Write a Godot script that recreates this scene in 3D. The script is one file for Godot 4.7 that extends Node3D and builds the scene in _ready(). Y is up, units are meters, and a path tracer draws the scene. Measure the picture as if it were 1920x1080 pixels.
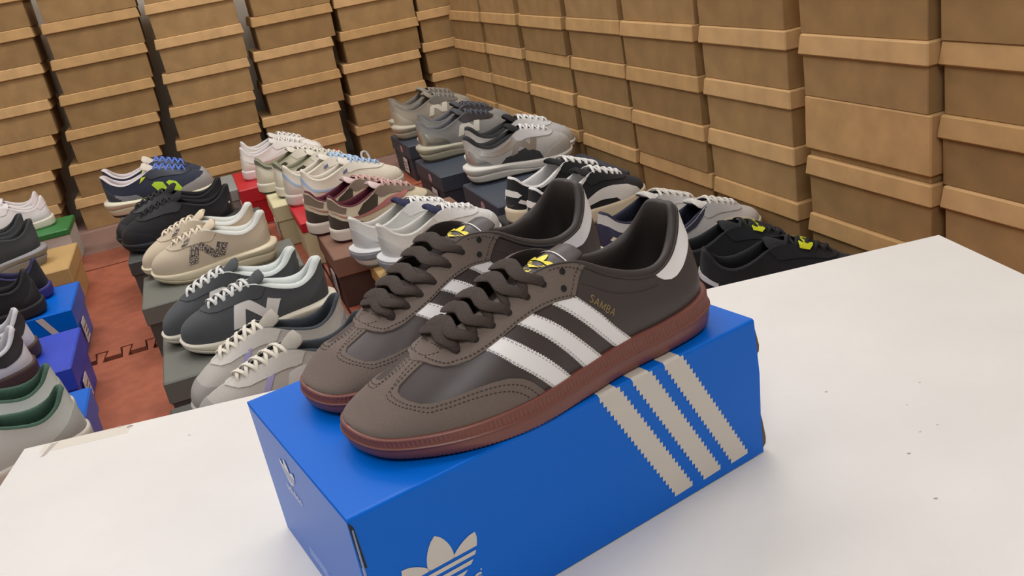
extends Node3D

# ------------------------------------------------------------------ mesh buffer
class MB:
	var P := PackedVector3Array()
	var I := PackedInt32Array()
	var known := {}      # normals set by hand, by vertex
	var zs := 1.0        # -1 builds the mirrored foot
	var weld := false
	func v(p: Vector3) -> int:
		P.append(Vector3(p.x, p.y, p.z * zs))
		return P.size() - 1
	func tri(a: int, b: int, c: int) -> void:      # counter-clockwise seen from outside
		if zs < 0.0:
			I.append(a); I.append(c); I.append(b)
		else:
			I.append(a); I.append(b); I.append(c)
	func quad(a: int, b: int, c: int, d: int) -> void:
		tri(a, b, c)
		tri(a, c, d)
	func grid(rows: Array, flip := false, closed := false) -> void:
		var base := P.size()
		var m: int = rows[0].size()
		for r in rows:
			for p in r:
				v(p)
		var mm := m if closed else m - 1
		for i in rows.size() - 1:
			for j in mm:
				var k := (j + 1) % m
				var a := base + i * m + j
				var b := base + (i + 1) * m + j
				var c := base + (i + 1) * m + k
				var d := base + i * m + k
				if flip:
					quad(a, d, c, b)
				else:
					quad(a, b, c, d)
	func fan(loop: PackedVector3Array, flip := false) -> void:   # a flat convex face of its own
		var base := P.size()
		for p in loop:
			v(p)
		for i in range(1, loop.size() - 1):
			if flip:
				tri(base, base + i + 1, base + i)
			else:
				tri(base, base + i, base + i + 1)
	func box(lo: Vector3, hi: Vector3, bev := 0.0, top_in := 0.0, bot_in := 0.0) -> void:
		# a box with chamfered edges; top_in / bot_in draw the upper or lower rim inwards
		var ys := [lo.y, lo.y + bev, hi.y - bev, hi.y] if bev > 0.0 else [lo.y, hi.y]
		var rows := []
		for k in ys.size():
			var f: float = (ys[k] - lo.y) / (hi.y - lo.y)
			var ins: float = lerpf(bot_in, top_in, f)
			var e: float = bev if bev > 0.0 and (k == 0 or k == 3) else 0.0
			var x0 := lo.x + ins + e
			var x1 := hi.x - ins - e
			var z0 := lo.z + ins + e
			var z1 := hi.z - ins - e
			var c := bev if bev > 0.0 and e == 0.0 else (bev * 0.4 if bev > 0.0 else 0.0)
			var y: float = ys[k]
			if bev > 0.0:
				rows.append(PackedVector3Array([Vector3(x0 + c, y, z1), Vector3(x1 - c, y, z1), Vector3(x1, y, z1 - c), Vector3(x1, y, z0 + c), Vector3(x1 - c, y, z0), Vector3(x0 + c, y, z0), Vector3(x0, y, z0 + c), Vector3(x0, y, z1 - c)]))
			else:
				rows.append(PackedVector3Array([Vector3(x0, y, z1), Vector3(x1, y, z1), Vector3(x1, y, z0), Vector3(x0, y, z0)]))
		var m: int = rows[0].size()
		for i in rows.size() - 1:
			for j in m:
				var k := (j + 1) % m
				fan(PackedVector3Array([rows[i][j], rows[i][k], rows[i + 1][k], rows[i + 1][j]]))
		fan(rows[rows.size() - 1])
		fan(rows[0], true)
	func tube(pts: Array, nrm: Array, rx: Array, ry: Array, seg := 8, caps := true) -> void:
		# a swept ellipse; nrm is the thin direction
		var rows := []
		var n := pts.size()
		for i in n:
			var t: Vector3 = (pts[mini(i + 1, n - 1)] - pts[maxi(i - 1, 0)]).normalized()
			var u: Vector3 = (nrm[i] - t * t.dot(nrm[i])).normalized()
			var s := t.cross(u)
			var r := PackedVector3Array()
			for j in seg:
				var a := TAU * j / seg
				r.append(pts[i] + s * cos(a) * rx[i] + u * sin(a) * ry[i])
			rows.append(r)
		grid(rows, true, true)
		if caps:
			fan(rows[0], false)
			fan(rows[n - 1], true)
	func mesh() -> ArrayMesh:
		var n := PackedVector3Array()
		n.resize(P.size())
		var idx := PackedInt32Array()
		idx.resize(I.size())
		var rep := PackedInt32Array()
		if weld:
			rep.resize(P.size())
			var seen := {}
			for i in P.size():
				var key := Vector3i((P[i] * 40000.0).round())
				if not seen.has(key):
					seen[key] = i
				rep[i] = seen[key]
		for k in range(0, I.size(), 3):
			var a := I[k]
			var b := I[k + 1]
			var c := I[k + 2]
			var f := (P[b] - P[a]).cross(P[c] - P[a])
			if weld:
				n[rep[a]] += f; n[rep[b]] += f; n[rep[c]] += f
			else:
				n[a] += f; n[b] += f; n[c] += f
			idx[k] = a; idx[k + 1] = c; idx[k + 2] = b
		for i in P.size():
			if known.has(i):
				n[i] = known[i]
			elif weld and rep[i] != i:
				n[i] = n[rep[i]]
			else:
				n[i] = n[i].normalized() if n[i].length_squared() > 1e-30 else Vector3.UP
		var arr := []
		arr.resize(Mesh.ARRAY_MAX)
		arr[Mesh.ARRAY_VERTEX] = P
		arr[Mesh.ARRAY_NORMAL] = n
		arr[Mesh.ARRAY_INDEX] = idx
		var m := ArrayMesh.new()
		m.add_surface_from_arrays(Mesh.PRIMITIVE_TRIANGLES, arr)
		return m

# ------------------------------------------------------------------ the surface of a shoe
# x runs from heel (0) to toe, y up, z to the outer side. s: heel to toe, t: from the sole (0) to the rim or ridge (1).
class Shape:
	var wl: PackedFloat32Array
	var wm: PackedFloat32Array
	var ys: PackedFloat32Array
	var yt: PackedFloat32Array
	var ct: PackedFloat32Array
	var a := PackedFloat32Array([.004, .004, .004, .004, .003, .001, 0, 0, 0, 0, 0])
	var b := PackedFloat32Array([.4, .4, .4, .4, .4, .45, .5, .55, .6, .6, .6])
	var d := PackedFloat32Array([.3, .3, .3, .3, .3, .35, .4, .5, .55, .55, .55])
	var e := PackedFloat32Array([.35, .35, .35, .35, .35, .2, .12, .05, 0, 0, 0])
	var cc := -.031
	var L := .2711
	var lean := .0095
	var spring := .004
	var k := 1.0
	static func cr(tab: PackedFloat32Array, s: float) -> float:
		var n := tab.size() - 1
		var x := clampf(s * n, 0.0, n)
		var i := mini(int(x), n - 1)
		var f := x - i
		var p1 := tab[i]
		var p2 := tab[i + 1]
		var p0 := tab[i - 1] if i > 0 else 2.0 * p1 - p2
		var p3 := tab[i + 2] if i < n - 1 else 2.0 * p2 - p1
		return p1 + .5 * f * ((p2 - p0) + f * ((2.0 * p0 - 5.0 * p1 + 4.0 * p2 - p3) + f * (3.0 * (p1 - p2) + p3 - p0)))
	func bend(x: float) -> float:
		var q := clampf((x - .45) / .55, 0.0, 1.0)
		return cc * q * q
	func pt(s: float, t: float, side: float) -> Vector3:
		s = clampf(s, 0.0, 1.0)
		var x := (1.0 - cos(PI * s)) * .5
		var w := cr(wl, s) if side > 0.0 else cr(wm, s)
		var y0 := cr(ys, s)
		var y3 := cr(yt, s)
		var c3 := minf(maxf(cr(ct, s), 0.0), w)
		var h := y3 - y0
		var c1 := w + cr(a, s) * minf(1.0, w / .02)
		var y1 := y0 + cr(b, s) * h
		var c2 := c3 + cr(d, s) * (w - c3)
		var y2 := y3 - cr(e, s) * h
		var q := 1.0 - t
		var b0 := q * q * q
		var b1 := 3.0 * t * q * q
		var b2 := 3.0 * t * t * q
		var b3 := t * t * t
		var c := b0 * w + b1 * c1 + b2 * c2 + b3 * c3
		var y := b0 * y0 + b1 * y1 + b2 * y2 + b3 * y3
		return Vector3(L * x + lean * maxf(0.0, 1.0 - s / .3) * t, y, side * c + bend(x)) * k
	func at(ch: String, u: float, v: float) -> Vector3:
		if ch == "A":                                   # u wraps round the heel, v climbs from the sole
			return pt(absf(u), clampf(v, 0.0, 1.0), -1.0 if u < 0.0 else 1.0)
		return pt(u, 1.0 - clampf(absf(v), 0.0, 1.0), -1.0 if v < 0.0 else 1.0)   # "B": v crosses the ridge
	func nrm(ch: String, u: float, v: float) -> Vector3:
		var h := .006
		var du := at(ch, u + h, v) - at(ch, u - h, v)
		var dv: Vector3
		if ch == "A":
			dv = at(ch, u, minf(v + h, 1.0)) - at(ch, u, maxf(v - h, 0.0))
		else:
			dv = at(ch, u, minf(v + h, 1.0)) - at(ch, u, maxf(v - h, -1.0))
		var n := du.cross(dv)
		if ch == "B":
			n = -n
		return n.normalized() if n.length_squared() > 1e-20 else Vector3.UP
	func base(s: float) -> float:
		var x := (1.0 - cos(PI * s)) * .5
		var q := clampf((x - .70) / .30, 0.0, 1.0)
		var h := clampf((.08 - x) / .08, 0.0, 1.0)
		return (spring * q * q + .0025 * h * h) * k

# ------------------------------------------------------------------ naming and labels
var used := {}
var M := {}
var tex := {}

func numbered(n: String) -> String:
	if not used.has(n):
		used[n] = 0
		return n
	used[n] += 1
	return "%s_%03d" % [n, used[n]]

func tag(o: Node, label: String, category: String, group := "") -> void:
	o.set_meta("label", label)
	o.set_meta("category", category)
	if group:
		o.set_meta("group", group)

func thing(called: String, label: String, category: String, at := Vector3.ZERO, turn := 0.0, group := "") -> Node3D:
	var o := Node3D.new()
	o.name = numbered(called)
	add_child(o)
	o.position = at
	o.rotation.y = turn
	tag(o, label, category, group)
	return o

func part(called: String, mb: MB, mat: Material, parent: Node) -> MeshInstance3D:
	return part_mesh(called, mb.mesh(), mat, parent)

func part_mesh(called: String, m: Mesh, mat: Material, parent: Node) -> MeshInstance3D:
	var o := MeshInstance3D.new()
	o.mesh = m
	o.material_override = mat
	if parent == self:
		o.name = numbered(called)
	else:
		var k := 0
		var n := called
		while parent.has_node(n):
			k += 1
			n = "%s_%03d" % [called, k]
		o.name = n
	parent.add_child(o)
	return o

func structure(called: String, mb: MB, mat: Material, parent: Node = self) -> MeshInstance3D:
	var o := part(called, mb, mat, parent)
	if parent == self:
		o.set_meta("kind", "structure")
	return o

# ------------------------------------------------------------------ materials
func noise_tex(key: String, kind: int, freq: float, lo: float, hi: float, as_normal := false, strength := 4.0, oct := 4) -> NoiseTexture2D:
	if tex.has(key):
		return tex[key]
	var n := FastNoiseLite.new()
	n.seed = hash(key) % 10000
	n.noise_type = kind
	n.frequency = freq
	n.fractal_octaves = oct
	var t := NoiseTexture2D.new()
	t.width = 512
	t.height = 512
	t.seamless = true
	t.noise = n
	if as_normal:
		t.as_normal_map = true
		t.bump_strength = strength
	else:
		var g := Gradient.new()
		g.set_color(0, Color(lo, lo, lo))
		g.set_color(1, Color(hi, hi, hi))
		t.color_ramp = g
	tex[key] = t
	return t

func mat(key: String, hex: String, rough: float, o := {}) -> StandardMaterial3D:
	if M.has(key):
		return M[key]
	var m := StandardMaterial3D.new()
	m.resource_name = key
	m.albedo_color = Color(hex)
	m.roughness = rough
	m.metallic = o.get("metal", 0.0)
	m.metallic_specular = o.get("spec", 0.5)
	if o.has("tex") or o.has("nrm"):
		m.uv1_triplanar = true
		m.uv1_world_triplanar = o.get("world", false)
		m.uv1_scale = Vector3.ONE * o.get("scale", 8.0)
	if o.has("tex"):
		m.albedo_texture = tex[o.tex]
	if o.has("nrm"):
		m.normal_enabled = true
		m.normal_texture = tex[o.nrm]
		m.normal_scale = o.get("ns", .5)
	if o.has("sheen"):
		m.rim_enabled = true
		m.rim = o.sheen
		m.rim_tint = .6
	if o.has("coat"):
		m.clearcoat_enabled = true
		m.clearcoat = o.coat
		m.clearcoat_roughness = o.get("coat_rough", .15)
	if o.has("sss"):
		m.subsurf_scatter_enabled = true
		m.subsurf_scatter_strength = o.sss
	M[key] = m
	return m

func make_textures() -> void:
	noise_tex("leather", FastNoiseLite.TYPE_CELLULAR, .06, 0, 1, true, 3.0, 2)
	noise_tex("suede", FastNoiseLite.TYPE_SIMPLEX_SMOOTH, .12, .86, 1.0)
	noise_tex("suede_n", FastNoiseLite.TYPE_SIMPLEX_SMOOTH, .25, 0, 1, true, 4.0, 3)
	noise_tex("board", FastNoiseLite.TYPE_SIMPLEX_SMOOTH, .012, .88, 1.0, false, 1.0, 5)
	noise_tex("blotch", FastNoiseLite.TYPE_SIMPLEX_SMOOTH, .006, .965, 1.0, false, 1.0, 4)
	noise_tex("mat", FastNoiseLite.TYPE_SIMPLEX_SMOOTH, .02, .86, 1.0, false, 1.0, 5)
	# woven cloth: ribs across ribs
	var im := Image.create(64, 64, false, Image.FORMAT_RGB8)
	for y in 64:
		for x in 64:
			var k := .5 + .5 * sin(TAU * (x + (4 if (y / 8) % 2 == 0 else 0)) / 8.0)
			var j := absf(sin(PI * y / 8.0))
			var c := k * .6 + j * .4
			im.set_pixel(x, y, Color(c, c, c))
	im.bump_map_to_normal_map(2.5)
	tex["weave"] = ImageTexture.create_from_image(im)
	# spotted print
	var n := FastNoiseLite.new()
	n.seed = 11
	n.noise_type = FastNoiseLite.TYPE_CELLULAR
	n.frequency = .055
	n.cellular_return_type = FastNoiseLite.RETURN_DISTANCE2_DIV
	var sp := Image.create(256, 256, false, Image.FORMAT_RGB8)
	for y in 256:
		for x in 256:
			var q := n.get_noise_2d(x, y)
			sp.set_pixel(x, y, Color("3b3230") if q > -.42 and q < -.12 else Color("cdbfae"))
	tex["spots"] = ImageTexture.create_from_image(sp)

# plain looks for the many background shoes, by colour and kind
func cloth(hex: String) -> StandardMaterial3D:
	return mat("cloth_" + hex, hex, .85, {"nrm": "weave", "ns": .4, "scale": 40.0, "sheen": .2})
func grain(hex: String) -> StandardMaterial3D:
	return mat("hide_" + hex, hex, .5, {"nrm": "leather", "ns": .25, "scale": 10.0})
func nap(hex: String) -> StandardMaterial3D:
	return mat("nap_" + hex, hex, .9, {"tex": "suede", "nrm": "suede_n", "ns": .3, "scale": 10.0, "sheen": .35})
func foam(hex: String) -> StandardMaterial3D:
	return mat("foam_" + hex, hex, .6)
func shiny(hex: String) -> StandardMaterial3D:
	return mat("shiny_" + hex, hex, .28, {"metal": .75})
func look(code: String) -> Material:
	# "c:" cloth, "h:" leather, "n:" suede, "f:" rubber, "m:" metallic, "x:" spotted
	var hex := code.substr(2)
	match code[0]:
		"c": return cloth(hex)
		"h": return grain(hex)
		"n": return nap(hex)
		"m": return shiny(hex)
		"x":
			return mat("spotted", "ffffff", .8, {"tex": "spots", "scale": 14.0})
	return foam(hex)

# ------------------------------------------------------------------ pieces laid on a shoe
func dense(poly: PackedVector2Array, step: float, closed := true) -> PackedVector2Array:
	var out := PackedVector2Array()
	var n := poly.size()
	for i in (n if closed else n - 1):
		var p := poly[i]
		var q := poly[(i + 1) % n]
		var m := maxi(1, int(ceil(p.distance_to(q) / step)))
		for j in m:
			out.append(p.lerp(q, float(j) / m))
	if not closed:
		out.append(poly[n - 1])
	return out

func smooth_line(p: PackedVector2Array, per := 5) -> PackedVector2Array:
	var out := PackedVector2Array()
	for i in p.size() - 1:
		var p0 := p[maxi(i - 1, 0)]
		var p3 := p[mini(i + 2, p.size() - 1)]
		for j in per:
			out.append(p[i].cubic_interpolate(p[i + 1], p0, p3, float(j) / per))
	out.append(p[p.size() - 1])
	return out

func inside(p: Vector2, q: PackedVector2Array) -> bool:
	var r := false
	var b := q[q.size() - 1]
	for a in q:
		if (a.y > p.y) != (b.y > p.y) and p.x < (b.x - a.x) * (p.y - a.y) / (b.y - a.y) + a.x:
			r = not r
		b = a
	return r

const SU := .42
const SV := .078

func patch(mb: MB, sh: Shape, ch: String, poly: PackedVector2Array, off: float, th: float, res: float) -> void:
	# worked in millimetres: the triangulator loses its footing on smaller numbers
	var sc := Vector2(SU, SV) * 1000.0
	res *= 1000.0
	var q := PackedVector2Array()
	for p in poly:
		q.append(p * sc)
	q = dense(q, res)
	if Geometry2D.is_polygon_clockwise(q):
		q.reverse()
	var pts := q.duplicate()
	var box := Rect2(q[0], Vector2.ZERO)
	for p in q:
		box = box.expand(p)
	var inner := Geometry2D.offset_polygon(q, -res * .55)
	var row := 0
	var y := box.position.y + res * .5
	while y < box.end.y:
		var x := box.position.x + (res * .5 if row % 2 else 0.0)
		while x < box.end.x:
			for r in inner:
				if Geometry2D.is_point_in_polygon(Vector2(x, y), r):
					pts.append(Vector2(x, y))
					break
			x += res
		y += res * .87
		row += 1
	var tri := Geometry2D.triangulate_delaunay(pts)
	var base := mb.P.size()
	var nb := q.size()
	var low := PackedVector3Array()
	for i in pts.size():
		var u := pts[i].x / sc.x
		var w := pts[i].y / sc.y
		var p := sh.at(ch, u, w)
		var n := sh.nrm(ch, u, w)
		mb.known[mb.v(p + n * (off + th * (.72 if i < nb else 1.0)))] = Vector3(n.x, n.y, n.z * mb.zs)
		if i < nb:
			low.append(p + n * (off - .0006))
	var flipped := ch == "B"
	for k in range(0, tri.size(), 3):
		var a := tri[k]
		var b := tri[k + 1]
		var c := tri[k + 2]
		var g := (pts[a] + pts[b] + pts[c]) / 3.0
		if not inside(g, q):
			continue
		var ccw := (pts[b] - pts[a]).cross(pts[c] - pts[a]) > 0.0
		if ccw != flipped:
			mb.tri(base + a, base + b, base + c)
		else:
			mb.tri(base + a, base + c, base + b)
	var sk := mb.P.size()
	for p in low:
		mb.v(p)
	for i in nb:
		var j := (i + 1) % nb
		if flipped:
			mb.quad(base + i, base + j, sk + j, sk + i)
		else:
			mb.quad(sk + i, sk + j, base + j, base + i)

func on_shape(sh: Shape, ch: String, line: PackedVector2Array, off: float) -> Array:
	var pts := []
	var nr := []
	for p in line:
		var n := sh.nrm(ch, p.x, p.y)
		pts.append(sh.at(ch, p.x, p.y) + n * off)
		nr.append(n)
	return [pts, nr]

func fill(v: float, n: int) -> Array:
	var a := []
	a.resize(n)
	a.fill(v)
	return a

func piping(mb: MB, sh: Shape, ch: String, line: PackedVector2Array, r: float, off := 0.0, seg := 6) -> void:
	var d := on_shape(sh, ch, line, off)
	mb.tube(d[0], d[1], fill(r, line.size()), fill(r, line.size()), seg)

func stitches(mb: MB, sh: Shape, ch: String, line: PackedVector2Array, off: float, dash := .0018, gap := .0011, w := .00042) -> void:
	var d := on_shape(sh, ch, smooth_line(line, 8), off)
	var pts: Array = d[0]
	var nr: Array = d[1]
	var acc := 0.0
	var lens := [0.0]
	for i in pts.size() - 1:
		acc += pts[i].distance_to(pts[i + 1])
		lens.append(acc)
	var at := 0.0
	var i := 0
	while at + dash < acc:
		while i < lens.size() - 2 and lens[i + 1] < at:
			i += 1
		var f: float = (at - lens[i]) / maxf(1e-6, lens[i + 1] - lens[i])
		var p: Vector3 = pts[i].lerp(pts[i + 1], f)
		var t: Vector3 = (pts[i + 1] - pts[i]).normalized()
		var n: Vector3 = nr[i]
		var s := t.cross(n).normalized() * w
		var q := p + t * dash
		var a := mb.v(p - s); var b := mb.v(p + s); var c := mb.v(q + s); var e := mb.v(q - s)
		var m0 := mb.v(p + n * w * 1.1 + t * dash * .2); var m1 := mb.v(q + n * w * 1.1 - t * dash * .2)
		mb.quad(b, c, m1, m0); mb.quad(e, a, m0, m1); mb.tri(a, b, m0); mb.tri(c, e, m1)
		at += dash + gap

# ------------------------------------------------------------------ lettering and marks, as outlines on a plane
func arc(c: Vector2, r: Vector2, a0: float, a1: float, n := 14) -> PackedVector2Array:
	var o := PackedVector2Array()
	for i in n + 1:
		var a := deg_to_rad(lerpf(a0, a1, float(i) / n))
		o.append(c + Vector2(cos(a), sin(a)) * r)
	return o

func glyph(c: String) -> Array:        # [advance, strokes]
	match c:
		"a": return [1.28, [arc(Vector2(.5, .5), Vector2(.39, .39), 0, 360, 24), PackedVector2Array([Vector2(.98, 0), Vector2(.98, 1)])]]
		"d": return [1.28, [arc(Vector2(.5, .5), Vector2(.39, .39), 0, 360, 24), PackedVector2Array([Vector2(.98, 0), Vector2(.98, 1.45)])]]
		"i": return [.46, [PackedVector2Array([Vector2(.12, 0), Vector2(.12, 1)]), PackedVector2Array([Vector2(.12, 1.22), Vector2(.12, 1.46)])]]
		"s": return [1.0, [smooth_line(PackedVector2Array([Vector2(.76, .78), Vector2(.45, .9), Vector2(.17, .72), Vector2(.45, .5), Vector2(.74, .28), Vector2(.45, .1), Vector2(.1, .24)]), 5)]]
		"S": return [.78, [smooth_line(PackedVector2Array([Vector2(.58, .84), Vector2(.33, .97), Vector2(.06, .76), Vector2(.32, .52), Vector2(.58, .26), Vector2(.32, .02), Vector2(.03, .17)]), 5)]]
		"A": return [.92, [PackedVector2Array([Vector2(.02, 0), Vector2(.38, 1), Vector2(.74, 0)]), PackedVector2Array([Vector2(.15, .33), Vector2(.61, .33)])]]
		"M": return [1.08, [PackedVector2Array([Vector2(.06, 0), Vector2(.06, 1), Vector2(.46, .12), Vector2(.86, 1), Vector2(.86, 0)])]]
		"B": return [.84, [PackedVector2Array([Vector2(.08, 0), Vector2(.08, 1), Vector2(.36, 1)]), arc(Vector2(.36, .76), Vector2(.2, .24), 90, -90, 8), PackedVector2Array([Vector2(.08, .52), Vector2(.36, .52)]), arc(Vector2(.36, .26), Vector2(.25, .26), 90, -90, 8), PackedVector2Array([Vector2(.08, 0), Vector2(.36, 0)])]]
		"P": return [.8, [PackedVector2Array([Vector2(.08, 0), Vector2(.08, 1), Vector2(.36, 1)]), arc(Vector2(.36, .74), Vector2(.22, .26), 90, -90, 8), PackedVector2Array([Vector2(.08, .48), Vector2(.36, .48)])]]
		"U": return [.85, [PackedVector2Array([Vector2(.08, 1), Vector2(.08, .3)]), arc(Vector2(.36, .3), Vector2(.28, .28), 180, 360, 10), PackedVector2Array([Vector2(.64, .3), Vector2(.64, 1)])]]
	return [.5, []]

# strokes of a word as ribbons; put maps a letter point (x-height 1) to [position, normal]
func word(mb: MB, text: String, w: float, put: Callable, gap := .12) -> void:
	var x := 0.0
	for c in text:
		var g := glyph(c)
		for st in g[1]:
			var line := dense(st, .25, false)
			var n := line.size()
			var ring: bool = line[0].distance_to(line[n - 1]) < .01
			var rows := [PackedVector3Array(), PackedVector3Array()]
			for i in n:
				var prev := line[i - 1] if i > 0 else (line[n - 2] if ring else line[0])
				var next := line[i + 1] if i < n - 1 else (line[1] if ring else line[n - 1])
				var t0 := (line[i] - prev).normalized()
				var t1 := (next - line[i]).normalized()
				if t0 == Vector2.ZERO:
					t0 = t1
				if t1 == Vector2.ZERO:
					t1 = t0
				var t := (t0 + t1).normalized()
				var miter: float = minf(1.8, 1.0 / maxf(.3, t.dot(t0)))
				var s := Vector2(-t.y, t.x) * w * .5 * miter
				for k in 2:
					var q := line[i] + s * (1.0 if k == 0 else -1.0) + Vector2(x, 0)
					rows[k].append(put.call(q))
			mb.grid([rows[1], rows[0]], true)
		x += g[0] + gap

func lens(tip: Vector2, foot: Vector2, half: float) -> PackedVector2Array:
	var o := PackedVector2Array()
	var ax := foot - tip
	var nx := Vector2(-ax.y, ax.x).normalized()
	for i in 17:
		var f := i / 16.0
		o.append(tip + ax * f + nx * half * pow(sin(PI * pow(f, .85)), .85))
	for i in range(15, 0, -1):
		var f := i / 16.0
		o.append(tip + ax * f - nx * half * pow(sin(PI * pow(f, .85)), .85))
	return o

func three_leaf_mark() -> Array:           # polygons of a three-leaf emblem cut by level bars, about 2 wide, leaf feet at y = 0
	var leaves := [lens(Vector2(-1.0, .40), Vector2(.02, -.86), .30), lens(Vector2(-.02, .85), Vector2(.0, -.9), .36), lens(Vector2(1.0, .40), Vector2(-.02, -.86), .30)]
	var out := []
	var upper := PackedVector2Array([Vector2(-2, 0), Vector2(2, 0), Vector2(2, 2), Vector2(-2, 2)])
	for i in 3:
		var piece: PackedVector2Array = leaves[i]
		if i == 1:
			for k in [0, 2]:
				var grown: PackedVector2Array = Geometry2D.offset_polygon(leaves[k], .035)[0]
				for r in Geometry2D.clip_polygons(piece, grown):
					if not Geometry2D.is_polygon_clockwise(r) and r.size() > 3:
						piece = r
						break
			piece = leaves[1]
		for r in Geometry2D.intersect_polygons(piece, upper):
			out.append(r)
	var all: Array = [leaves[0]]
	for i in [1, 2]:
		var merged := []
		for p in all:
			for r in Geometry2D.merge_polygons(p, leaves[i]):
				if not Geometry2D.is_polygon_clockwise(r):
					merged.append(r)
		all = merged if merged.size() else all
	for band in [[-.10, -.21], [-.31, -.42], [-.52, -.92]]:
		var b := PackedVector2Array([Vector2(-2, band[1]), Vector2(2, band[1]), Vector2(2, band[0]), Vector2(-2, band[0])])
		for p in all:
			for r in Geometry2D.intersect_polygons(p, b):
				out.append(r)
	return out

func flat_polys(mb: MB, polys: Array, put: Callable) -> void:
	for r in polys:
		var p: PackedVector2Array = r
		if Geometry2D.is_polygon_clockwise(p):
			p = p.duplicate()
			p.reverse()
		var t := Geometry2D.triangulate_polygon(p)
		var base := mb.P.size()
		for q in p:
			mb.v(put.call(q))
		for k in range(0, t.size(), 3):
			var ccw := (p[t[k + 1]] - p[t[k]]).cross(p[t[k + 2]] - p[t[k]]) > 0.0
			if ccw:
				mb.tri(base + t[k], base + t[k + 1], base + t[k + 2])
			else:
				mb.tri(base + t[k], base + t[k + 2], base + t[k + 1])

func saw(p: Vector2, q: Vector2, pitch: float, depth: float) -> PackedVector2Array:   # a pinked edge from p to q, teeth to the left
	var o := PackedVector2Array()
	var n := maxi(2, int(p.distance_to(q) / pitch))
	var t := (q - p) / n
	var s := Vector2(-t.y, t.x).normalized() * depth
	for i in n:
		o.append(p + t * i)
		o.append(p + t * (i + .5) + s)
	o.append(q)
	return o

# ------------------------------------------------------------------ the common parts of a shoe
class Ring:                       # the outline of the sole, evenly spaced, starting at the heel along the outer side
	var p := PackedVector3Array()
	var n := PackedVector3Array()
	var s := PackedFloat32Array()
	var x := PackedFloat32Array()

func ring(sh: Shape, count: int) -> Ring:
	var raw := PackedVector3Array()
	var rs := PackedFloat32Array()
	var m := 160
	for i in m:
		var s := float(i) / m
		raw.append(sh.pt(s, 0, 1)); rs.append(s)
	for i in m:
		var s := 1.0 - float(i) / m
		raw.append(sh.pt(s, 0, -1)); rs.append(s)
	raw.append(raw[0]); rs.append(0.0)
	var len := PackedFloat32Array([0.0])
	for i in raw.size() - 1:
		var d := raw[i + 1] - raw[i]
		d.y = 0
		len.append(len[i] + d.length())
	var o := Ring.new()
	var j := 0
	var total := len[len.size() - 1]
	for i in count:
		var a := total * i / count
		while j < len.size() - 2 and len[j + 1] < a:
			j += 1
		var f := (a - len[j]) / maxf(1e-7, len[j + 1] - len[j])
		o.p.append(raw[j].lerp(raw[j + 1], f))
		o.s.append(lerpf(rs[j], rs[j + 1], f))
		o.x.append((1.0 - cos(PI * o.s[i])) * .5)
	for i in count:
		var t := o.p[(i + 1) % count] - o.p[(i - 1 + count) % count]
		o.n.append(Vector3(-t.z, 0, t.x).normalized())
	# the outline runs heel - outer side - toe, so outward is to the other hand of travel
	for i in count:
		var q := o.p[i] + o.n[i] * .01
		if i == count / 4:
			if absf(q.z - sh.bend(o.x[i]) * sh.k) < absf(o.p[i].z - sh.bend(o.x[i]) * sh.k):
				for e in count:
					o.n[e] = -o.n[e]
			break
	return o

# rows: [outward offset, height from 0 (ground) to 1 (edge of the upper), extra offset at the heel, groove depth]
func sole_rows(sh: Shape, rg: Ring, rows: Array, wave := 0.0) -> Array:
	var out := []
	for r in rows:
		var line := PackedVector3Array()
		for i in rg.p.size():
			var h := clampf(1.0 - rg.x[i] / .45, 0.0, 1.0)
			h = h * h * (3.0 - 2.0 * h)
			var y0 := sh.base(rg.s[i])
			var f: float = r[1]
			if wave != 0.0 and f > .2 and f < .9:
				f += wave * sin(rg.x[i] * 7.0) * (1.0 - absf(f - .5) * 2.0)
			var y: float = lerpf(y0, rg.p[i].y, f)
			var off: float = (r[0] + r[2] * h) * sh.k
			if r.size() > 3 and i % 4 < 2:
				off -= r[3]
			line.append(Vector3(rg.p[i].x, 0, rg.p[i].z) + rg.n[i] * off + Vector3(0, y, 0))
		out.append(line)
	return out

func sole_bottom(sh: Shape, row: PackedVector3Array) -> PackedVector3Array:
	var o := PackedVector3Array()
	for p in row:
		var x := clampf(p.x, sh.L * sh.k * .06, sh.L * sh.k * .93)
		o.append(Vector3(x, p.y, sh.bend(x / (sh.L * sh.k)) * sh.k))
	return o

func sole_part(called: String, sh: Shape, rg: Ring, rows: Array, m: Material, root: Node3D, mir: float, bottom := true, wave := 0.0) -> void:
	var mb := MB.new()
	mb.zs = mir
	var g := sole_rows(sh, rg, rows, wave)
	if bottom:
		g.insert(0, sole_bottom(sh, g[0]))
	mb.grid(g, false, true)
	part(called, mb, m, root)

func upper_part(sh: Shape, ns: int, nt: int, m: Material, root: Node3D, mir: float, called := "upper") -> void:
	var mb := MB.new()
	mb.zs = mir
	mb.weld = true
	for side in [1.0, -1.0]:
		var rows := []
		for i in ns + 1:
			var r := PackedVector3Array()
			for j in nt + 1:
				r.append(sh.pt(float(i) / ns, float(j) / nt, side))
			rows.append(r)
		mb.grid(rows, side < 0.0)
	part(called, mb, m, root)

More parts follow.
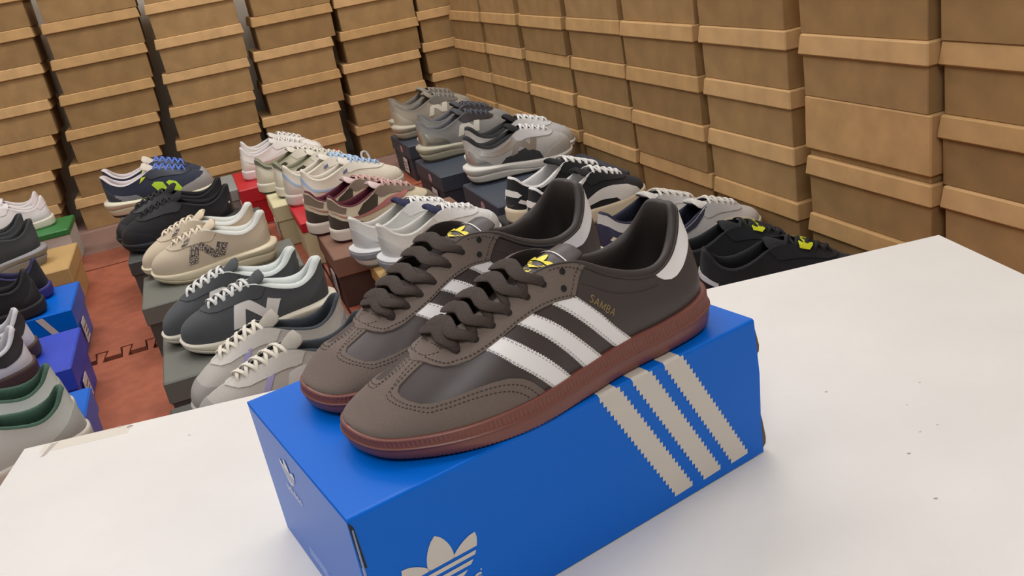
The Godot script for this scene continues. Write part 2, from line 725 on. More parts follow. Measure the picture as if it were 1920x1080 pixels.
func lining_part(sh: Shape, send: float, n: int, m: Material, root: Node3D, mir: float, pad := 1.0, called := "collar_lining") -> void:
	var mb := MB.new()
	mb.zs = mir
	var rows := []
	var prof := [[1.0, .0, .0], [1.0, .0012, .0022], [1.0, .0040, .0028], [1.0, .0062, .0008], [.93, .0075, .0], [.8, .0085, .0], [.6, .008, .0], [.4, .007, .0], [.2, .006, .0], [.02, .005, .0]]
	for q in prof:
		var r := PackedVector3Array()
		for i in n + 1:
			var u := lerpf(-send, send, float(i) / n)
			var p := sh.at("A", u, q[0])
			var c := Vector3(maxf(p.x, .16 * sh.L * sh.k), p.y, sh.bend(p.x / (sh.L * sh.k)) * sh.k)
			var d := c - p
			var l := d.length()
			var slim := lerpf(.22, 1.0, smoothstep(.47, .41, absf(u)))
			var off: float = minf(q[1] * pad * slim * sh.k, l * .8)
			if l > 1e-6:
				p += d / l * off
			p.y += q[2] * pad * slim * sh.k
			r.append(p)
		rows.append(r)
	mb.grid(rows, true)
	part(called, mb, m, root)

func insole_part(sh: Shape, m: Material, root: Node3D, mir: float) -> void:
	var mb := MB.new()
	mb.zs = mir
	var rows := []
	for i in 15:
		var s := lerpf(.03, .75, i / 14.0)
		var a := sh.pt(s, 0, 1)
		var b := sh.pt(s, 0, -1)
		var r := PackedVector3Array()
		for j in 7:
			var p := a.lerp(b, lerpf(.06, .94, j / 6.0))
			p.y += .006 * sh.k + .003 * sh.k * absf(j / 3.0 - 1.0)
			r.append(p)
		rows.append(r)
	mb.grid(rows, true)
	part("insole", mb, m, root)

# path: [x, y, half width] from under the vamp to the tip
func tongue_part(sh: Shape, path: Array, thick: float, m: Material, root: Node3D, mir: float) -> void:
	var mb := MB.new()
	mb.zs = mir
	var rows := []
	var n := path.size()
	for i in n:
		var p: Array = path[i]
		var a: Array = path[maxi(i - 1, 0)]
		var b: Array = path[mini(i + 1, n - 1)]
		var t := Vector2(b[0] - a[0], b[1] - a[1]).normalized()
		var up := Vector2(t.y, -t.x)
		if up.y < 0:
			up = -up
		var row := PackedVector3Array()
		var hw: float = p[2]
		var th: float = thick * (1.0 if i < n - 1 else .6)
		for j in 18:
			var g := TAU * j / 18.0
			var z := cos(g) * hw
			var arch := -z * z / .030 * .55
			var y := sin(g) * th * .5 + arch
			row.append((Vector3(p[0] + up.x * y, p[1] + up.y * y, z) ) * sh.k + Vector3(0, 0, sh.bend(p[0] / sh.L) * sh.k))
		rows.append(row)
	mb.grid(rows, true, true)
	mb.fan(rows[n - 1], true)
	mb.fan(rows[0], false)
	part("tongue", mb, m, root)

func lace(mb: MB, A: Vector3, NA: Vector3, B: Vector3, NB: Vector3, top: float, w: float, th: float, seg := 13, spread := 1.0) -> void:
	var pts := []
	var nr := []
	var rx := []
	var ry := []
	var along := (B - A)
	var mid := (A.y + B.y) * .5
	for i in seg:
		var k := float(i) / (seg - 1)
		var p := A.lerp(B, k)
		var lift := (top - mid) * pow(sin(PI * k), .65)
		p.y += lift
		var nn := (NA * (1.0 - k) + NB * k + Vector3.UP * sin(PI * k) * .9).normalized()
		if i == 0:
			p -= NA * .003
		elif i == seg - 1:
			p -= NB * .003
		else:
			p += nn * .0012
		pts.append(p)
		nr.append(nn)
		var e := pow(sin(PI * clampf(k, .04, .96)), .55)
		rx.append(lerpf(w * .55, w * spread, e))
		ry.append(lerpf(th * 1.7, th, e))
	mb.tube(pts, nr, rx, ry, 8)

# ------------------------------------------------------------------ the pair of brown sneakers on the blue box
func V(a: Array) -> PackedVector2Array:
	var o := PackedVector2Array()
	for i in range(0, a.size(), 2):
		o.append(Vector2(a[i], a[i + 1]))
	return o

func mirrored(line: PackedVector2Array, ch: String) -> PackedVector2Array:
	var o := PackedVector2Array()
	for p in line:
		o.append(Vector2(-p.x, p.y) if ch == "A" else Vector2(p.x, -p.y))
	return o

func both_sides(line: PackedVector2Array) -> PackedVector2Array:    # an outline across the ridge: the outer half, then its mirror
	var o := line.duplicate()
	for i in range(line.size() - 1, -1, -1):
		if absf(line[i].y) > 1e-4:
			o.append(Vector2(line[i].x, -line[i].y))
	return o

func low_shape() -> Shape:
	var sh := Shape.new()
	sh.wl = PackedFloat32Array([0, .0243, .0332, .0350, .0342, .0382, .0443, .0437, .0363, .0241, 0])
	sh.wm = PackedFloat32Array([0, .0232, .0325, .0340, .0344, .0372, .0421, .0436, .0367, .0247, 0])
	sh.ys = PackedFloat32Array([.0332, .0298, .0266, .0247, .0243, .0229, .0208, .0191, .0183, .0185, .0200])
	sh.yt = PackedFloat32Array([.0930, .0932, .0921, .0827, .0718, .0652, .0625, .0663, .0755, .0884, .0917, .0858, .0774, .0675, .058, .0482, .039, .0312, .0252, .0221, .02])
	sh.ct = PackedFloat32Array([0, .0072, .014, .0198, .0247, .0292, .0319, .0311, .0283, .0232, .0195, .0158, .0125, .0058, 0, 0, 0, 0, 0, 0, 0])
	return sh

func brown_sneaker(label: String, at: Vector3, turn: float, mir: float, lettered: bool) -> Node3D:
	var sh := low_shape()
	var drop := 0.0
	if mir > 0.0:            # the farther one sits flatter over the instep and straighter along its length
		drop = .0070
		sh.cc = .0025
		for q in [[11, .5], [12, 1.0], [13, 1.0], [14, 1.0], [15, .6]]:
			sh.yt[q[0]] -= drop * q[1]
		for i in sh.ct.size():
			sh.ct[i] *= 1.22
	var root := thing("sneaker", label, "sneaker", at, turn, "pair of brown sneakers on the blue box")
	var leather := mat("dark brown leather", "413836", .46, {"nrm": "leather", "ns": .12, "scale": 9.0})
	var suede := mat("taupe suede", "76685f", .82, {"tex": "suede", "nrm": "suede_n", "ns": .1, "scale": 10.0, "sheen": .25})
	var white := mat("white leather", "efeceb", .42)
	var gum := mat("gum rubber", "78463c", .38, {"sss": .12})
	var lacing := mat("brown lace", "3a2e28", .8, {"nrm": "weave", "ns": .7, "scale": 70.0})
	var inner := mat("dark lining", "352e2b", .55, {"nrm": "leather", "ns": .12, "scale": 9.0})
	var thread := mat("dark thread", "3c322d", .8)
	var gold := mat("gold foil", "efdc3c", .4, {"metal": .15})
	var hole := mat("eyelet shade", "1d1815", .9)
	var rg := ring(sh, 880)
	# sole: tread, wall, ridged band, lip
	sole_part("outsole", sh, rg, [[-.004, .0, 0], [.0005, .02, 0, .0009], [.0022, .12, .001], [.0032, .34, .0015], [.0036, .54, .0015]], gum, root, mir)
	sole_part("sole_line", sh, rg, [[.0034, .53, .0015], [.0045, .57, .0015], [.0045, .61, .0015], [.0034, .65, .0015]], gum, root, mir, false)
	sole_part("ridged_band", sh, rg, [[.0036, .64, .0012], [.0036, .68, .0012], [.0036, .70, .0012, .0006], [.0032, .90, .001, .0006], [.0034, .92, .001], [.0030, .99, .0008], [.0016, 1.03, .0004], [-.003, 1.02, 0]], gum, root, mir, false)
	upper_part(sh, 150, 40, leather, root, mir)
	lining_part(sh, .60, 96, inner, root, mir)
	insole_part(sh, inner, root, mir)
	tongue_part(sh, [[.218, .046 - drop, .006], [.205, .0525 - drop, .008], [.190, .060 - drop, .010], [.175, .0675 - drop * .9, .011], [.160, .0755 - drop * .6, .0125], [.145, .0820 - drop * .25, .0135], [.132, .0858, .0145], [.120, .0880, .0155], [.110, .0896, .0160], [.103, .0908, .0150], [.1005, .0910, .0135]], .0040, leather, root, mir)
	# suede toe with its strip up to the lacing
	var mb := MB.new(); mb.zs = mir
	var toe_half := V([.571, 1, .578, .958, .590, .875, .605, .804, .625, .750, .652, .711, .682, .685, .711, .668, .735, .645, .755, .612, .774, .545, .787, .43, .794, .30, .792, .20, .781, .145, .75, .128, .719, .128, .70, .125])
	var o := PackedVector2Array()
	for p in toe_half: o.append(p)
	for i in range(toe_half.size() - 1, -1, -1): o.append(Vector2(toe_half[i].x, -toe_half[i].y))
	for i in range(1, 8): o.append(Vector2(lerpf(.571, .985, i / 7.0), -1))
	for i in 8: o.append(Vector2(lerpf(.985, .575, i / 7.0), 1))
	patch(mb, sh, "B", o, .0002, .0011, .0035)
	part("toe_cap", mb, suede, root)
	# suede lacing panel, one piece round the throat
	mb = MB.new(); mb.zs = mir
	var eye_half := V([.731, 0, .728, .05, .722, .12, .715, .24, .704, .335, .686, .398, .664, .43, .64, .43, .616, .416, .596, .397, .577, .384, .545, .380, .51, .398, .485, .408, .474, .395, .465, .304, .455, .188, .438, .02])
	var eye_in := V([.45, .012, .48, .016, .52, .016, .56, .016, .60, .016, .64, .016, .675, .02, .684, .012])
	o = PackedVector2Array()
	for p in eye_half: o.append(p)
	for p in eye_in: o.append(p)
	for i in range(eye_in.size() - 1, -1, -1): o.append(Vector2(eye_in[i].x, -eye_in[i].y))
	for i in range(eye_half.size() - 1, 0, -1): o.append(Vector2(eye_half[i].x, -eye_half[i].y))
	patch(mb, sh, "B", o, .0004, .0020, .0035)
	var panel := part("lacing_panel", mb, suede, root)
	# three pinked stripes on each side
	for u in [1.0, -1.0]:
		for st in [[[.640, .60, .608, .321, .557, .0], [.609, .62, .576, .367, .520, .0]], [[.582, .645, .525, .242, .490, .0], [.553, .640, .505, .333, .451, .0]], [[.518, .62, .463, .300, .417, .0], [.476, .625, .434, .396, .381, .0]]]:
			mb = MB.new(); mb.zs = mir
			var l := V(st[0])
			var r := V(st[1])
			# rows run down the stripe; the outermost columns are pinked
			var rows := []
			var nrow := 64
			for i in nrow + 1:
				var f := float(i) / nrow * 2.0
				var k := mini(int(f), 1)
				var pl := l[k].lerp(l[k + 1], f - k)
				var pr := r[k].lerp(r[k + 1], f - k)
				var row := PackedVector3Array()
				for j in 11:
					var q := (j - 1) / 8.0
					if j == 0 or j == 1: q = -.045 if i % 2 else .035
					if j == 9 or j == 10: q = 1.045 if i % 2 else .965
					var c := pl.lerp(pr, q) * Vector2(u, 1)
					row.append(sh.at("A", c.x, c.y) + sh.nrm("A", c.x, c.y) * (-.0004 if j == 0 or j == 10 else .0013 if j == 1 or j == 9 else .0016))
				rows.append(row)
			mb.grid(rows, u > 0)
			var stripe := part("stripe", mb, white, root)
			mb = MB.new(); mb.zs = mir
			for e in 2:
				var c: PackedVector2Array = l if e == 0 else r
				var other: PackedVector2Array = r if e == 0 else l
				var line := PackedVector2Array()
				for k in 3: line.append(c[k].lerp(other[k], .09) * Vector2(u, 1))
				stitches(mb, sh, "A", line, .00165, .0017, .0012, .0004)
			part("stitching", mb, mat("grey thread", "b4afab", .8), stripe)
	# white tab round the heel
	mb = MB.new(); mb.zs = mir
	var tab := V([0, .955, .06, .955, .12, .95, .18, .95, .24, .96, .285, .97, .300, .955, .292, .86, .275, .74, .255, .66, .235, .628, .20, .62, .16, .625, .12, .64, .06, .66, 0, .67])
	o = PackedVector2Array()
	for p in tab: o.append(p)
	for i in range(tab.size() - 1, -1, -1):
		if tab[i].x > 0: o.append(Vector2(-tab[i].x, tab[i].y))
	patch(mb, sh, "A", o, .0003, .0012, .0032)
	part("heel_tab", mb, white, root)
	# stitched lines
	mb = MB.new(); mb.zs = mir
	for u in [1.0, -1.0]:
		for k in [0.0, 1.0]:
			var row := PackedVector2Array()
			for p in toe_half.slice(1, 20):
				var away := Vector2(.008 + .0085 * k, .035 + .04 * k) if p.x < .76 else Vector2(.010 + .010 * k, .0)
				if p.y < .25: away = Vector2(.004, -.035 - .05 * k) if p.x < .77 else Vector2(.012 + .011 * k, -.02)
				row.append(Vector2(p.x + (away.x if p.y > .25 else away.x), (p.y + away.y)) * Vector2(1, u))
			row = row.slice(0, row.size() - 1)
			stitches(mb, sh, "B", row, .0013)
		var low := PackedVector2Array()
		for p in eye_half.slice(2):
			var g := Vector2(-.006, -.028) if p.x > .48 else Vector2(.0075, -.015)
			if p.x > .70: g = Vector2(-.008, 0)
			low.append((p + g) * Vector2(1, u))
		stitches(mb, sh, "B", low, .0024)
		stitches(mb, sh, "B", V([.446, .10 * u, .47, .06 * u, .50, .055 * u]), .0024)
		stitches(mb, sh, "B", V([.716, .02 * u, .712, .10 * u, .701, .16 * u, .690, .19 * u]), .0024)
		stitches(mb, sh, "B", V([.690, .02 * u, .688, .10 * u, .688, .19 * u]), .0024)
		stitches(mb, sh, "A", V([.452 * u, .745, .42 * u, .72, .38 * u, .70, .33 * u, .71, .29 * u, .74]), .0003)
	part("stitching", mb, thread, root)
	# piping under the collar edge
	mb = MB.new(); mb.zs = mir
	piping(mb, sh, "A", smooth_line(V([-.44, .965, -.38, .95, -.32, .95, -.25, .965, -.15, .975, 0, .98, .15, .975, .25, .965, .32, .95, .38, .95, .44, .965]), 8), .0011, .0004)
	part("collar_piping", mb, inner, root)
	# dark discs painted as shaded eyelet holes, two empty above six laced per side
	var eyes := [.672, .640, .610, .581, .546, .516]
	var eye_t := [.713, .708, .738, .756, .790, .818]
	for u in [1.0, -1.0]:
		for e in [0, 1, 2, 3, 4, 5].map(func(i): return Vector2(eyes[i], eye_t[i])) + [Vector2(.480, .893), Vector2(.489, .704)]:
			var c := Vector2(e.x * u, e.y)
			var p := sh.at("A", c.x, c.y)
			var n := sh.nrm("A", c.x, c.y)
			var t := n.cross(Vector3.UP).normalized()
			var bt := t.cross(n)
			var lp := PackedVector3Array()
			for j in 12:
				var a := TAU * j / 12
				lp.append(p + n * .00262 + t * cos(a) * .0023 + bt * sin(a) * .0023)
			var want := (lp[1] - lp[0]).cross(lp[2] - lp[0]).dot(n) > 0
			mb = MB.new(); mb.zs = mir
			mb.fan(lp, not want)
			part("eyelet_shade_disc", mb, hole, panel)
	# flat laces: lower crossings, then bars that bow towards the toe at both ends
	var pos := {}
	for i in 6:
		for u in [1.0, -1.0]:
			pos[[i, u]] = [sh.at("A", eyes[i] * u, eye_t[i]) + sh.nrm("A", eyes[i] * u, eye_t[i]) * .0026, sh.nrm("A", eyes[i] * u, eye_t[i])]
	for i in 5:
		mb = MB.new(); mb.zs = mir
		var A: Array = pos[[i, 1.0]]
		var B: Array = pos[[i + 1, -1.0]]
		lace(mb, A[0], A[1], B[0], B[1], Shape.cr(sh.yt, (eyes[i] + eyes[i + 1]) * .5) + .0035, .0036, .0010, 13)
		part("lace", mb, lacing, root)
	for i in 6:
		mb = MB.new(); mb.zs = mir
		var A: Array = pos[[i, 1.0]]
		var B: Array = pos[[i, -1.0]]
		var top := Shape.cr(sh.yt, eyes[i] + (.024 if i > 0 else .004)) + .0068
		var pts := []; var nr := []; var rx := []; var ry := []
		for j in 25:
			var k := j / 24.0
			var p: Vector3 = A[0].lerp(B[0], k)
			var e := minf(k, 1.0 - k) * 2.0
			p.y = lerpf(p.y, top, pow(sin(PI * k), .8))
			p.x += (.0100 if i > 0 else .0020) * smoothstep(.0, .42, e) - .0030 * smoothstep(.45, 1.0, e)
			var nn: Vector3 = (A[1] * (1.0 - k) + B[1] * k + Vector3.UP * sin(PI * k) * .7 + Vector3(.35, 0, 0) * smoothstep(.2, .7, e)).normalized()
			if j == 0: p -= A[1] * .003
			elif j == 24: p -= B[1] * .003
			else: p += nn * .0012
			pts.append(p); nr.append(nn)
			rx.append(lerpf(.0034, .0052 if i > 0 else .0066, smoothstep(.05, .6, e)))
			ry.append(lerpf(.0022, .0009, smoothstep(.05, .5, e)))
		mb.tube(pts, nr, rx, ry, 10)
		part("lace", mb, lacing, root)
	# gold mark, word and line on the tongue, laid on its arched top
	var on_tongue := func(q: Vector2) -> Vector3:
		var x := q.y
		var z: float = -q.x * mir          # the printing is not mirrored with the foot
		var path := [[.16, .0776], [.145, .0842], [.132, .0880], [.120, .0902], [.110, .0918], [.103, .0930]]
		var y := 0.0
		for i in path.size() - 1:
			if x <= path[i][0] and x >= path[i + 1][0]:
				y = lerpf(path[i][1], path[i + 1][1], (path[i][0] - x) / (path[i][0] - path[i + 1][0]))
		return Vector3(x, y - z * z / .030 * .55 + .0006, z + sh.bend(x / sh.L))
	mb = MB.new(); mb.zs = mir
	var put := func(q: Vector2) -> Vector3: return on_tongue.call(Vector2(q.x * .0105 , .1270 - q.y * .0095))
	flat_polys(mb, three_leaf_mark(), put)
	put = func(q: Vector2) -> Vector3: return on_tongue.call(Vector2((q.x - 3.35) * .0034, .1425 - q.y * .0042))
	word(mb, "adidas", .24, put)
	put = func(q: Vector2) -> Vector3: return on_tongue.call(Vector2((q.x - 2.0) * .0036, .1478 - q.y * .0026))
	word(mb, "SAMBA", .16, put)
	part("gold_print", mb, gold, root)
	mb = MB.new(); mb.zs = mir
	var row1 := PackedVector3Array()
	var row2 := PackedVector3Array()
	for i in 15:
		var z := lerpf(-.0148, .0148, i / 14.0)
		row1.append(on_tongue.call(Vector2(z, .1155)))
		row2.append(on_tongue.call(Vector2(z, .1147)))
	mb.grid([row1, row2], true)
	part("tongue_line", mb, white, root)
	if lettered:
		mb = MB.new(); mb.zs = mir
		var W := 4.6
		put = func(q: Vector2) -> Vector3:
			var u := .449 - .038 * q.x / W - .0085 * q.y
			var w := .546 - .172 * q.x / W + .086 * q.y
			return sh.at("A", u, w) + sh.nrm("A", u, w) * .0003
		word(mb, "SAMBA", .13, put, .06)
		part("gold_lettering", mb, mat("dull gold foil", "a08a5a", .4, {"metal": .4}), root)
	return root

# ------------------------------------------------------------------ shoes on display
func display_shape(kind: String) -> Shape:
	var sh := low_shape()
	if kind == "runner":
		sh.ys = PackedFloat32Array([.046, .044, .041, .038, .035, .031, .028, .026, .026, .028, .031])
		sh.yt = PackedFloat32Array([.110, .107, .088, .079, .089, .107, .097, .083, .068, .052, .032])
		sh.d = PackedFloat32Array([.3, .3, .3, .3, .3, .36, .46, .62, .70, .70, .7])
		sh.b = PackedFloat32Array([.4, .4, .4, .4, .4, .45, .5, .6, .68, .7, .7])
		sh.spring = .014
		sh.lean = -.004
	elif kind == "chunky":
		sh.ys = PackedFloat32Array([.033, .032, .031, .030, .030, .029, .028, .027, .027, .028, .029])
		sh.yt = PackedFloat32Array([.106, .104, .084, .076, .086, .104, .091, .074, .058, .044, .029])
		sh.wl = PackedFloat32Array([0, .0250, .0345, .0365, .0362, .0400, .0455, .0452, .0382, .0255, 0])
		sh.spring = .006
	elif kind == "flat":
		sh.ys = PackedFloat32Array([.034, .033, .032, .031, .030, .029, .029, .029, .029, .029, .030])
		sh.yt = PackedFloat32Array([.094, .092, .076, .068, .078, .096, .082, .066, .052, .042, .030])
	return sh

func letter_n(s0: float, t0: float, w: float, h: float, dir: float, e: float) -> PackedVector2Array:
	var o := PackedVector2Array()
	for p in V([0, 0, .27, 0, .375, .60, .70, 0, .98, 0, 1.16, 1, .89, 1, .785, .40, .46, 1, .18, 1]):
		o.append(Vector2((s0 + dir * (p.x - .58) * w) * e, t0 + p.y * h))
	return o

const SWOOSH := [.66, .70, .60, .46, .54, .35, .47, .31, .36, .36, .22, .46, .05, .54, .22, .53, .36, .47, .47, .46, .55, .54]
const SWEEP := [.77, .02, .74, .22, .67, .40, .58, .45, .48, .38, .38, .29, .26, .26, .12, .36, .09, .24, .24, .12, .40, .12, .50, .16, .58, .12, .60, .02]
const MUDGUARD := [.60, 1, .66, .80, .74, .68, .80, .52, .83, .30, .838, 0]
const HEELCUP := [0, .66, .08, .62, .16, .50, .24, .30, .29, .0, 0, .0]
const EYESTAY := [.735, 0, .72, .16, .70, .30, .66, .38, .60, .38, .54, .40, .49, .42, .468, .36, .455, .20, .44, .02, .47, .02, .53, .02, .60, .02, .66, .02]

func add_patch(sh: Shape, root: Node3D, mir: float, p: Array) -> void:
	var kind: String = p[2]
	var m := look(p[1])
	if kind == "N":
		for e in [1.0, -1.0]:
			var mb := MB.new(); mb.zs = mir
			patch(mb, sh, "A", letter_n(p[3][0], p[3][1], p[3][2], p[3][3], 1.0 if e * mir > 0 else -1.0, e), .0002, .0016, .007)
			part(p[0], mb, m, root)
	elif kind == "A":
		for e in [1.0, -1.0]:
			var mb := MB.new(); mb.zs = mir
			var o := V(p[3])
			if e < 0: o = mirrored(o, "A")
			patch(mb, sh, "A", o, p[4] if p.size() > 4 else .0002, .0014, .008)
			part(p[0], mb, m, root)
	elif kind == "H":                      # round the heel
		var mb := MB.new(); mb.zs = mir
		var o := PackedVector2Array()
		var h := V(p[3])
		for q in h: o.append(q)
		for i in range(h.size() - 1, -1, -1):
			if h[i].x > 0: o.append(Vector2(-h[i].x, h[i].y))
		patch(mb, sh, "A", o, p[4] if p.size() > 4 else .0002, .0014, .008)
		part(p[0], mb, m, root)
	elif kind == "T":                      # over the toe, down to the sole
		var mb := MB.new(); mb.zs = mir
		var o := both_sides(V(p[3]))
		var s0: float = p[3][0]
		for i in range(1, 8): o.append(Vector2(lerpf(s0, .985, i / 7.0), -1))
		for i in range(0, 7): o.append(Vector2(lerpf(.985, s0, i / 7.0), 1))
		patch(mb, sh, "B", o, .0002, .0014, .008)
		part(p[0], mb, m, root)
	elif kind == "B":                      # across the ridge
		var mb := MB.new(); mb.zs = mir
		patch(mb, sh, "B", both_sides(V(p[3])), p[4] if p.size() > 4 else .0004, .0018, .008)
		part(p[0], mb, m, root)
	elif kind == "E":                      # lacing panel, a strip down each side of the throat
		for e in [1.0, -1.0]:
			var mb := MB.new(); mb.zs = mir
			var o := V(p[3])
			if e < 0: o = mirrored(o, "B")
			patch(mb, sh, "B", o, .0006, .0018, .008)
			part(p[0], mb, m, root)

func display_shoe(st: Dictionary, label: String, group: String, at: Vector3, yaw: float, mir: float, k: float) -> Node3D:
	var sh := display_shape(st.kind)
	sh.k = k
	for key in st.get("shape", {}):
		sh.set(key, st.shape[key])
	var root := thing(st.get("called", "sneaker"), label, st.get("category", "sneaker"), at, yaw, group)
	var rg := ring(sh, 150)
	var so: Array = st.sole
	if st.kind == "runner":
		sole_part("outsole", sh, rg, [[-.006, .0, 0], [-.001, .01, .002], [.001, .16, .003]], look(so[1]), root, mir)
		sole_part("midsole", sh, rg, [[.0, .13, .002], [.0012, .20, .003], [.0030, .38, .005], [.0026, .44, .005], [.0008, .475, .0025], [.0026, .51, .005], [.0040, .60, .007], [.0048, .80, .010], [.0040, .95, .010], [.001, 1.05, .004], [-.004, 1.02, 0]], look(so[0]), root, mir, false, .16)
	else:
		sole_part("outsole", sh, rg, [[-.004, .0, 0], [.001, .02, 0], [.0030, .20, .001]], look(so[1]), root, mir)
		sole_part("midsole", sh, rg, [[.0028, .19, .001], [.0036, .30, .001], [.0038, .80, .001], [.0034, .95, .001], [.0015, 1.04, 0], [-.003, 1.03, 0]], look(so[0]), root, mir, false)
	if so.size() > 2:
		sole_part("sole_stripe", sh, rg, [[.0045, so[3], .006 if st.kind == "runner" else .001], [.0056 if st.kind == "runner" else .0044, so[3] + .03, .009 if st.kind == "runner" else .001], [.0056 if st.kind == "runner" else .0044, so[4] - .03, .009 if st.kind == "runner" else .001], [.0045, so[4], .006 if st.kind == "runner" else .001]], look(so[2]), root, mir, false)
	upper_part(sh, 46, 12, look(st.upper), root, mir)
	lining_part(sh, .60, 40, look(st.lining), root, mir, st.get("pad", 1.2))
	insole_part(sh, look(st.lining), root, mir)
	var path := []
	for i in 8:
		var s := lerpf(.72, .50, i / 7.0)
		path.append([sh.L * (1.0 - cos(PI * s)) * .5, Shape.cr(sh.yt, s) - .005, lerpf(.010, .017, i / 7.0)])
	var e0: Array = path[7]
	var tall: float = st.get("tongue_height", .019 if st.kind == "runner" else .015 if st.kind != "low" else .011)
	for i in range(1, 6):
		var f := i / 5.0
		path.append([e0[0] - .027 * f, e0[1] + tall * f * (1.25 - .25 * f), [.0, .0195, .0215, .0225, .0220, .0175][i]])
	tongue_part(sh, path, .0105 if st.kind == "runner" else .008, look(st.tongue), root, mir)
	for p in st.get("patches", []):
		add_patch(sh, root, mir, p)
	var n: int = st.get("laces", 6)
	var mb := MB.new(); mb.zs = mir
	for i in n:
		var s0 := lerpf(.69, .50, float(i) / (n - 1))
		var s1 := lerpf(.69, .50, float(i + 1) / (n - 1))
		for u in [1.0, -1.0]:
			if i == n - 1: break
			var A := sh.at("A", s0 * u, .80)
			var NA := sh.nrm("A", s0 * u, .80)
			var B := sh.at("A", -s1 * u, .80)
			var NB := sh.nrm("A", -s1 * u, .80)
			lace(mb, A + NA * .002, NA, B + NB * .002, NB, (Shape.cr(sh.yt, (s0 + s1) * .5) + (.005 if u > 0 else .007)) * k, .0034 * k, .0013 * k, 9)
	if n > 0:
		part("lace", mb, look(st.lace), root)
	return root

func pair(st: Dictionary, heel: Vector2, toe: Vector2, y: float, near_label: String, far_label: String, group: String, shift := 0.0, gap := .106) -> void:
	# heel and toe are the ends of the near shoe's lower edge
	var d := toe - heel
	var k := d.length() / .262
	var ang := atan2(-d.y, d.x)
	var away := Vector2(-d.y, d.x).normalized()
	if away.y > 0: away = -away
	var mir := 1.0 if Vector2(sin(ang), cos(ang)).dot(away) < 0 else -1.0
	var yaw := ang - mir * deg_to_rad(2.9)
	var lx := .004 * k
	var lz := .026 * k * mir
	var a := heel - Vector2(lx * cos(yaw) + lz * sin(yaw), -lx * sin(yaw) + lz * cos(yaw))
	display_shoe(st, near_label, group, Vector3(a.x, y, a.y), yaw, mir, k)
	if far_label:
		var b := a + away * gap * k + d.normalized() * shift
		display_shoe(st, far_label, group, Vector3(b.x, y, b.y), ang + mir * deg_to_rad(2.2), -mir, k)

# ------------------------------------------------------------------ boxes
func shoe_box(label: String, x0: float, x1: float, z0: float, z1: float, top: float, body: Material, lid: Material, lid_h: float, sticker := 0, turn := 0.0, base := 0.0) -> Node3D:
	var c := Vector3((x0 + x1) * .5, base, (z0 + z1) * .5)
	var root := thing("shoe_box", label, "shoe box", c, turn)
	var hx := (x1 - x0) * .5
	var hz := (z1 - z0) * .5
	var h := top - base
	var mb := MB.new()
	mb.box(Vector3(-hx + .003, 0, -hz + .003), Vector3(hx - .003, h - .004, hz - .003), .002, 0.0, .004)
	part("body", mb, body, root)
	mb = MB.new()
	mb.box(Vector3(-hx, h - lid_h, -hz), Vector3(hx, h, hz), .003)
	part("lid", mb, lid, root)
	if sticker:
		var sx := -hx - .0008 if sticker < 0 else hx + .0008
		mb = MB.new()
		var zc := hz * .30
		mb.box(Vector3(minf(sx, sx + .0016 * -signf(sx)), h * .16, zc - .028), Vector3(maxf(sx, sx + .0016 * -signf(sx)), h * .56, zc + .028))
		var s := part("paper_label", mb, mat("label paper", "d9d2cf", .7), root)
		mb = MB.new()
		for i in 3:
			mb.box(Vector3(sx - .0006, h * (.24 + .09 * i), zc - .020), Vector3(sx + .0006, h * (.27 + .09 * i), zc + .018 - .008 * (i % 2)))
		part("label_print", mb, mat("label ink", "6b6264", .8), s)
	return root

var ordinals := ["", "first", "second", "third", "fourth", "fifth", "sixth", "seventh", "eighth", "ninth"]

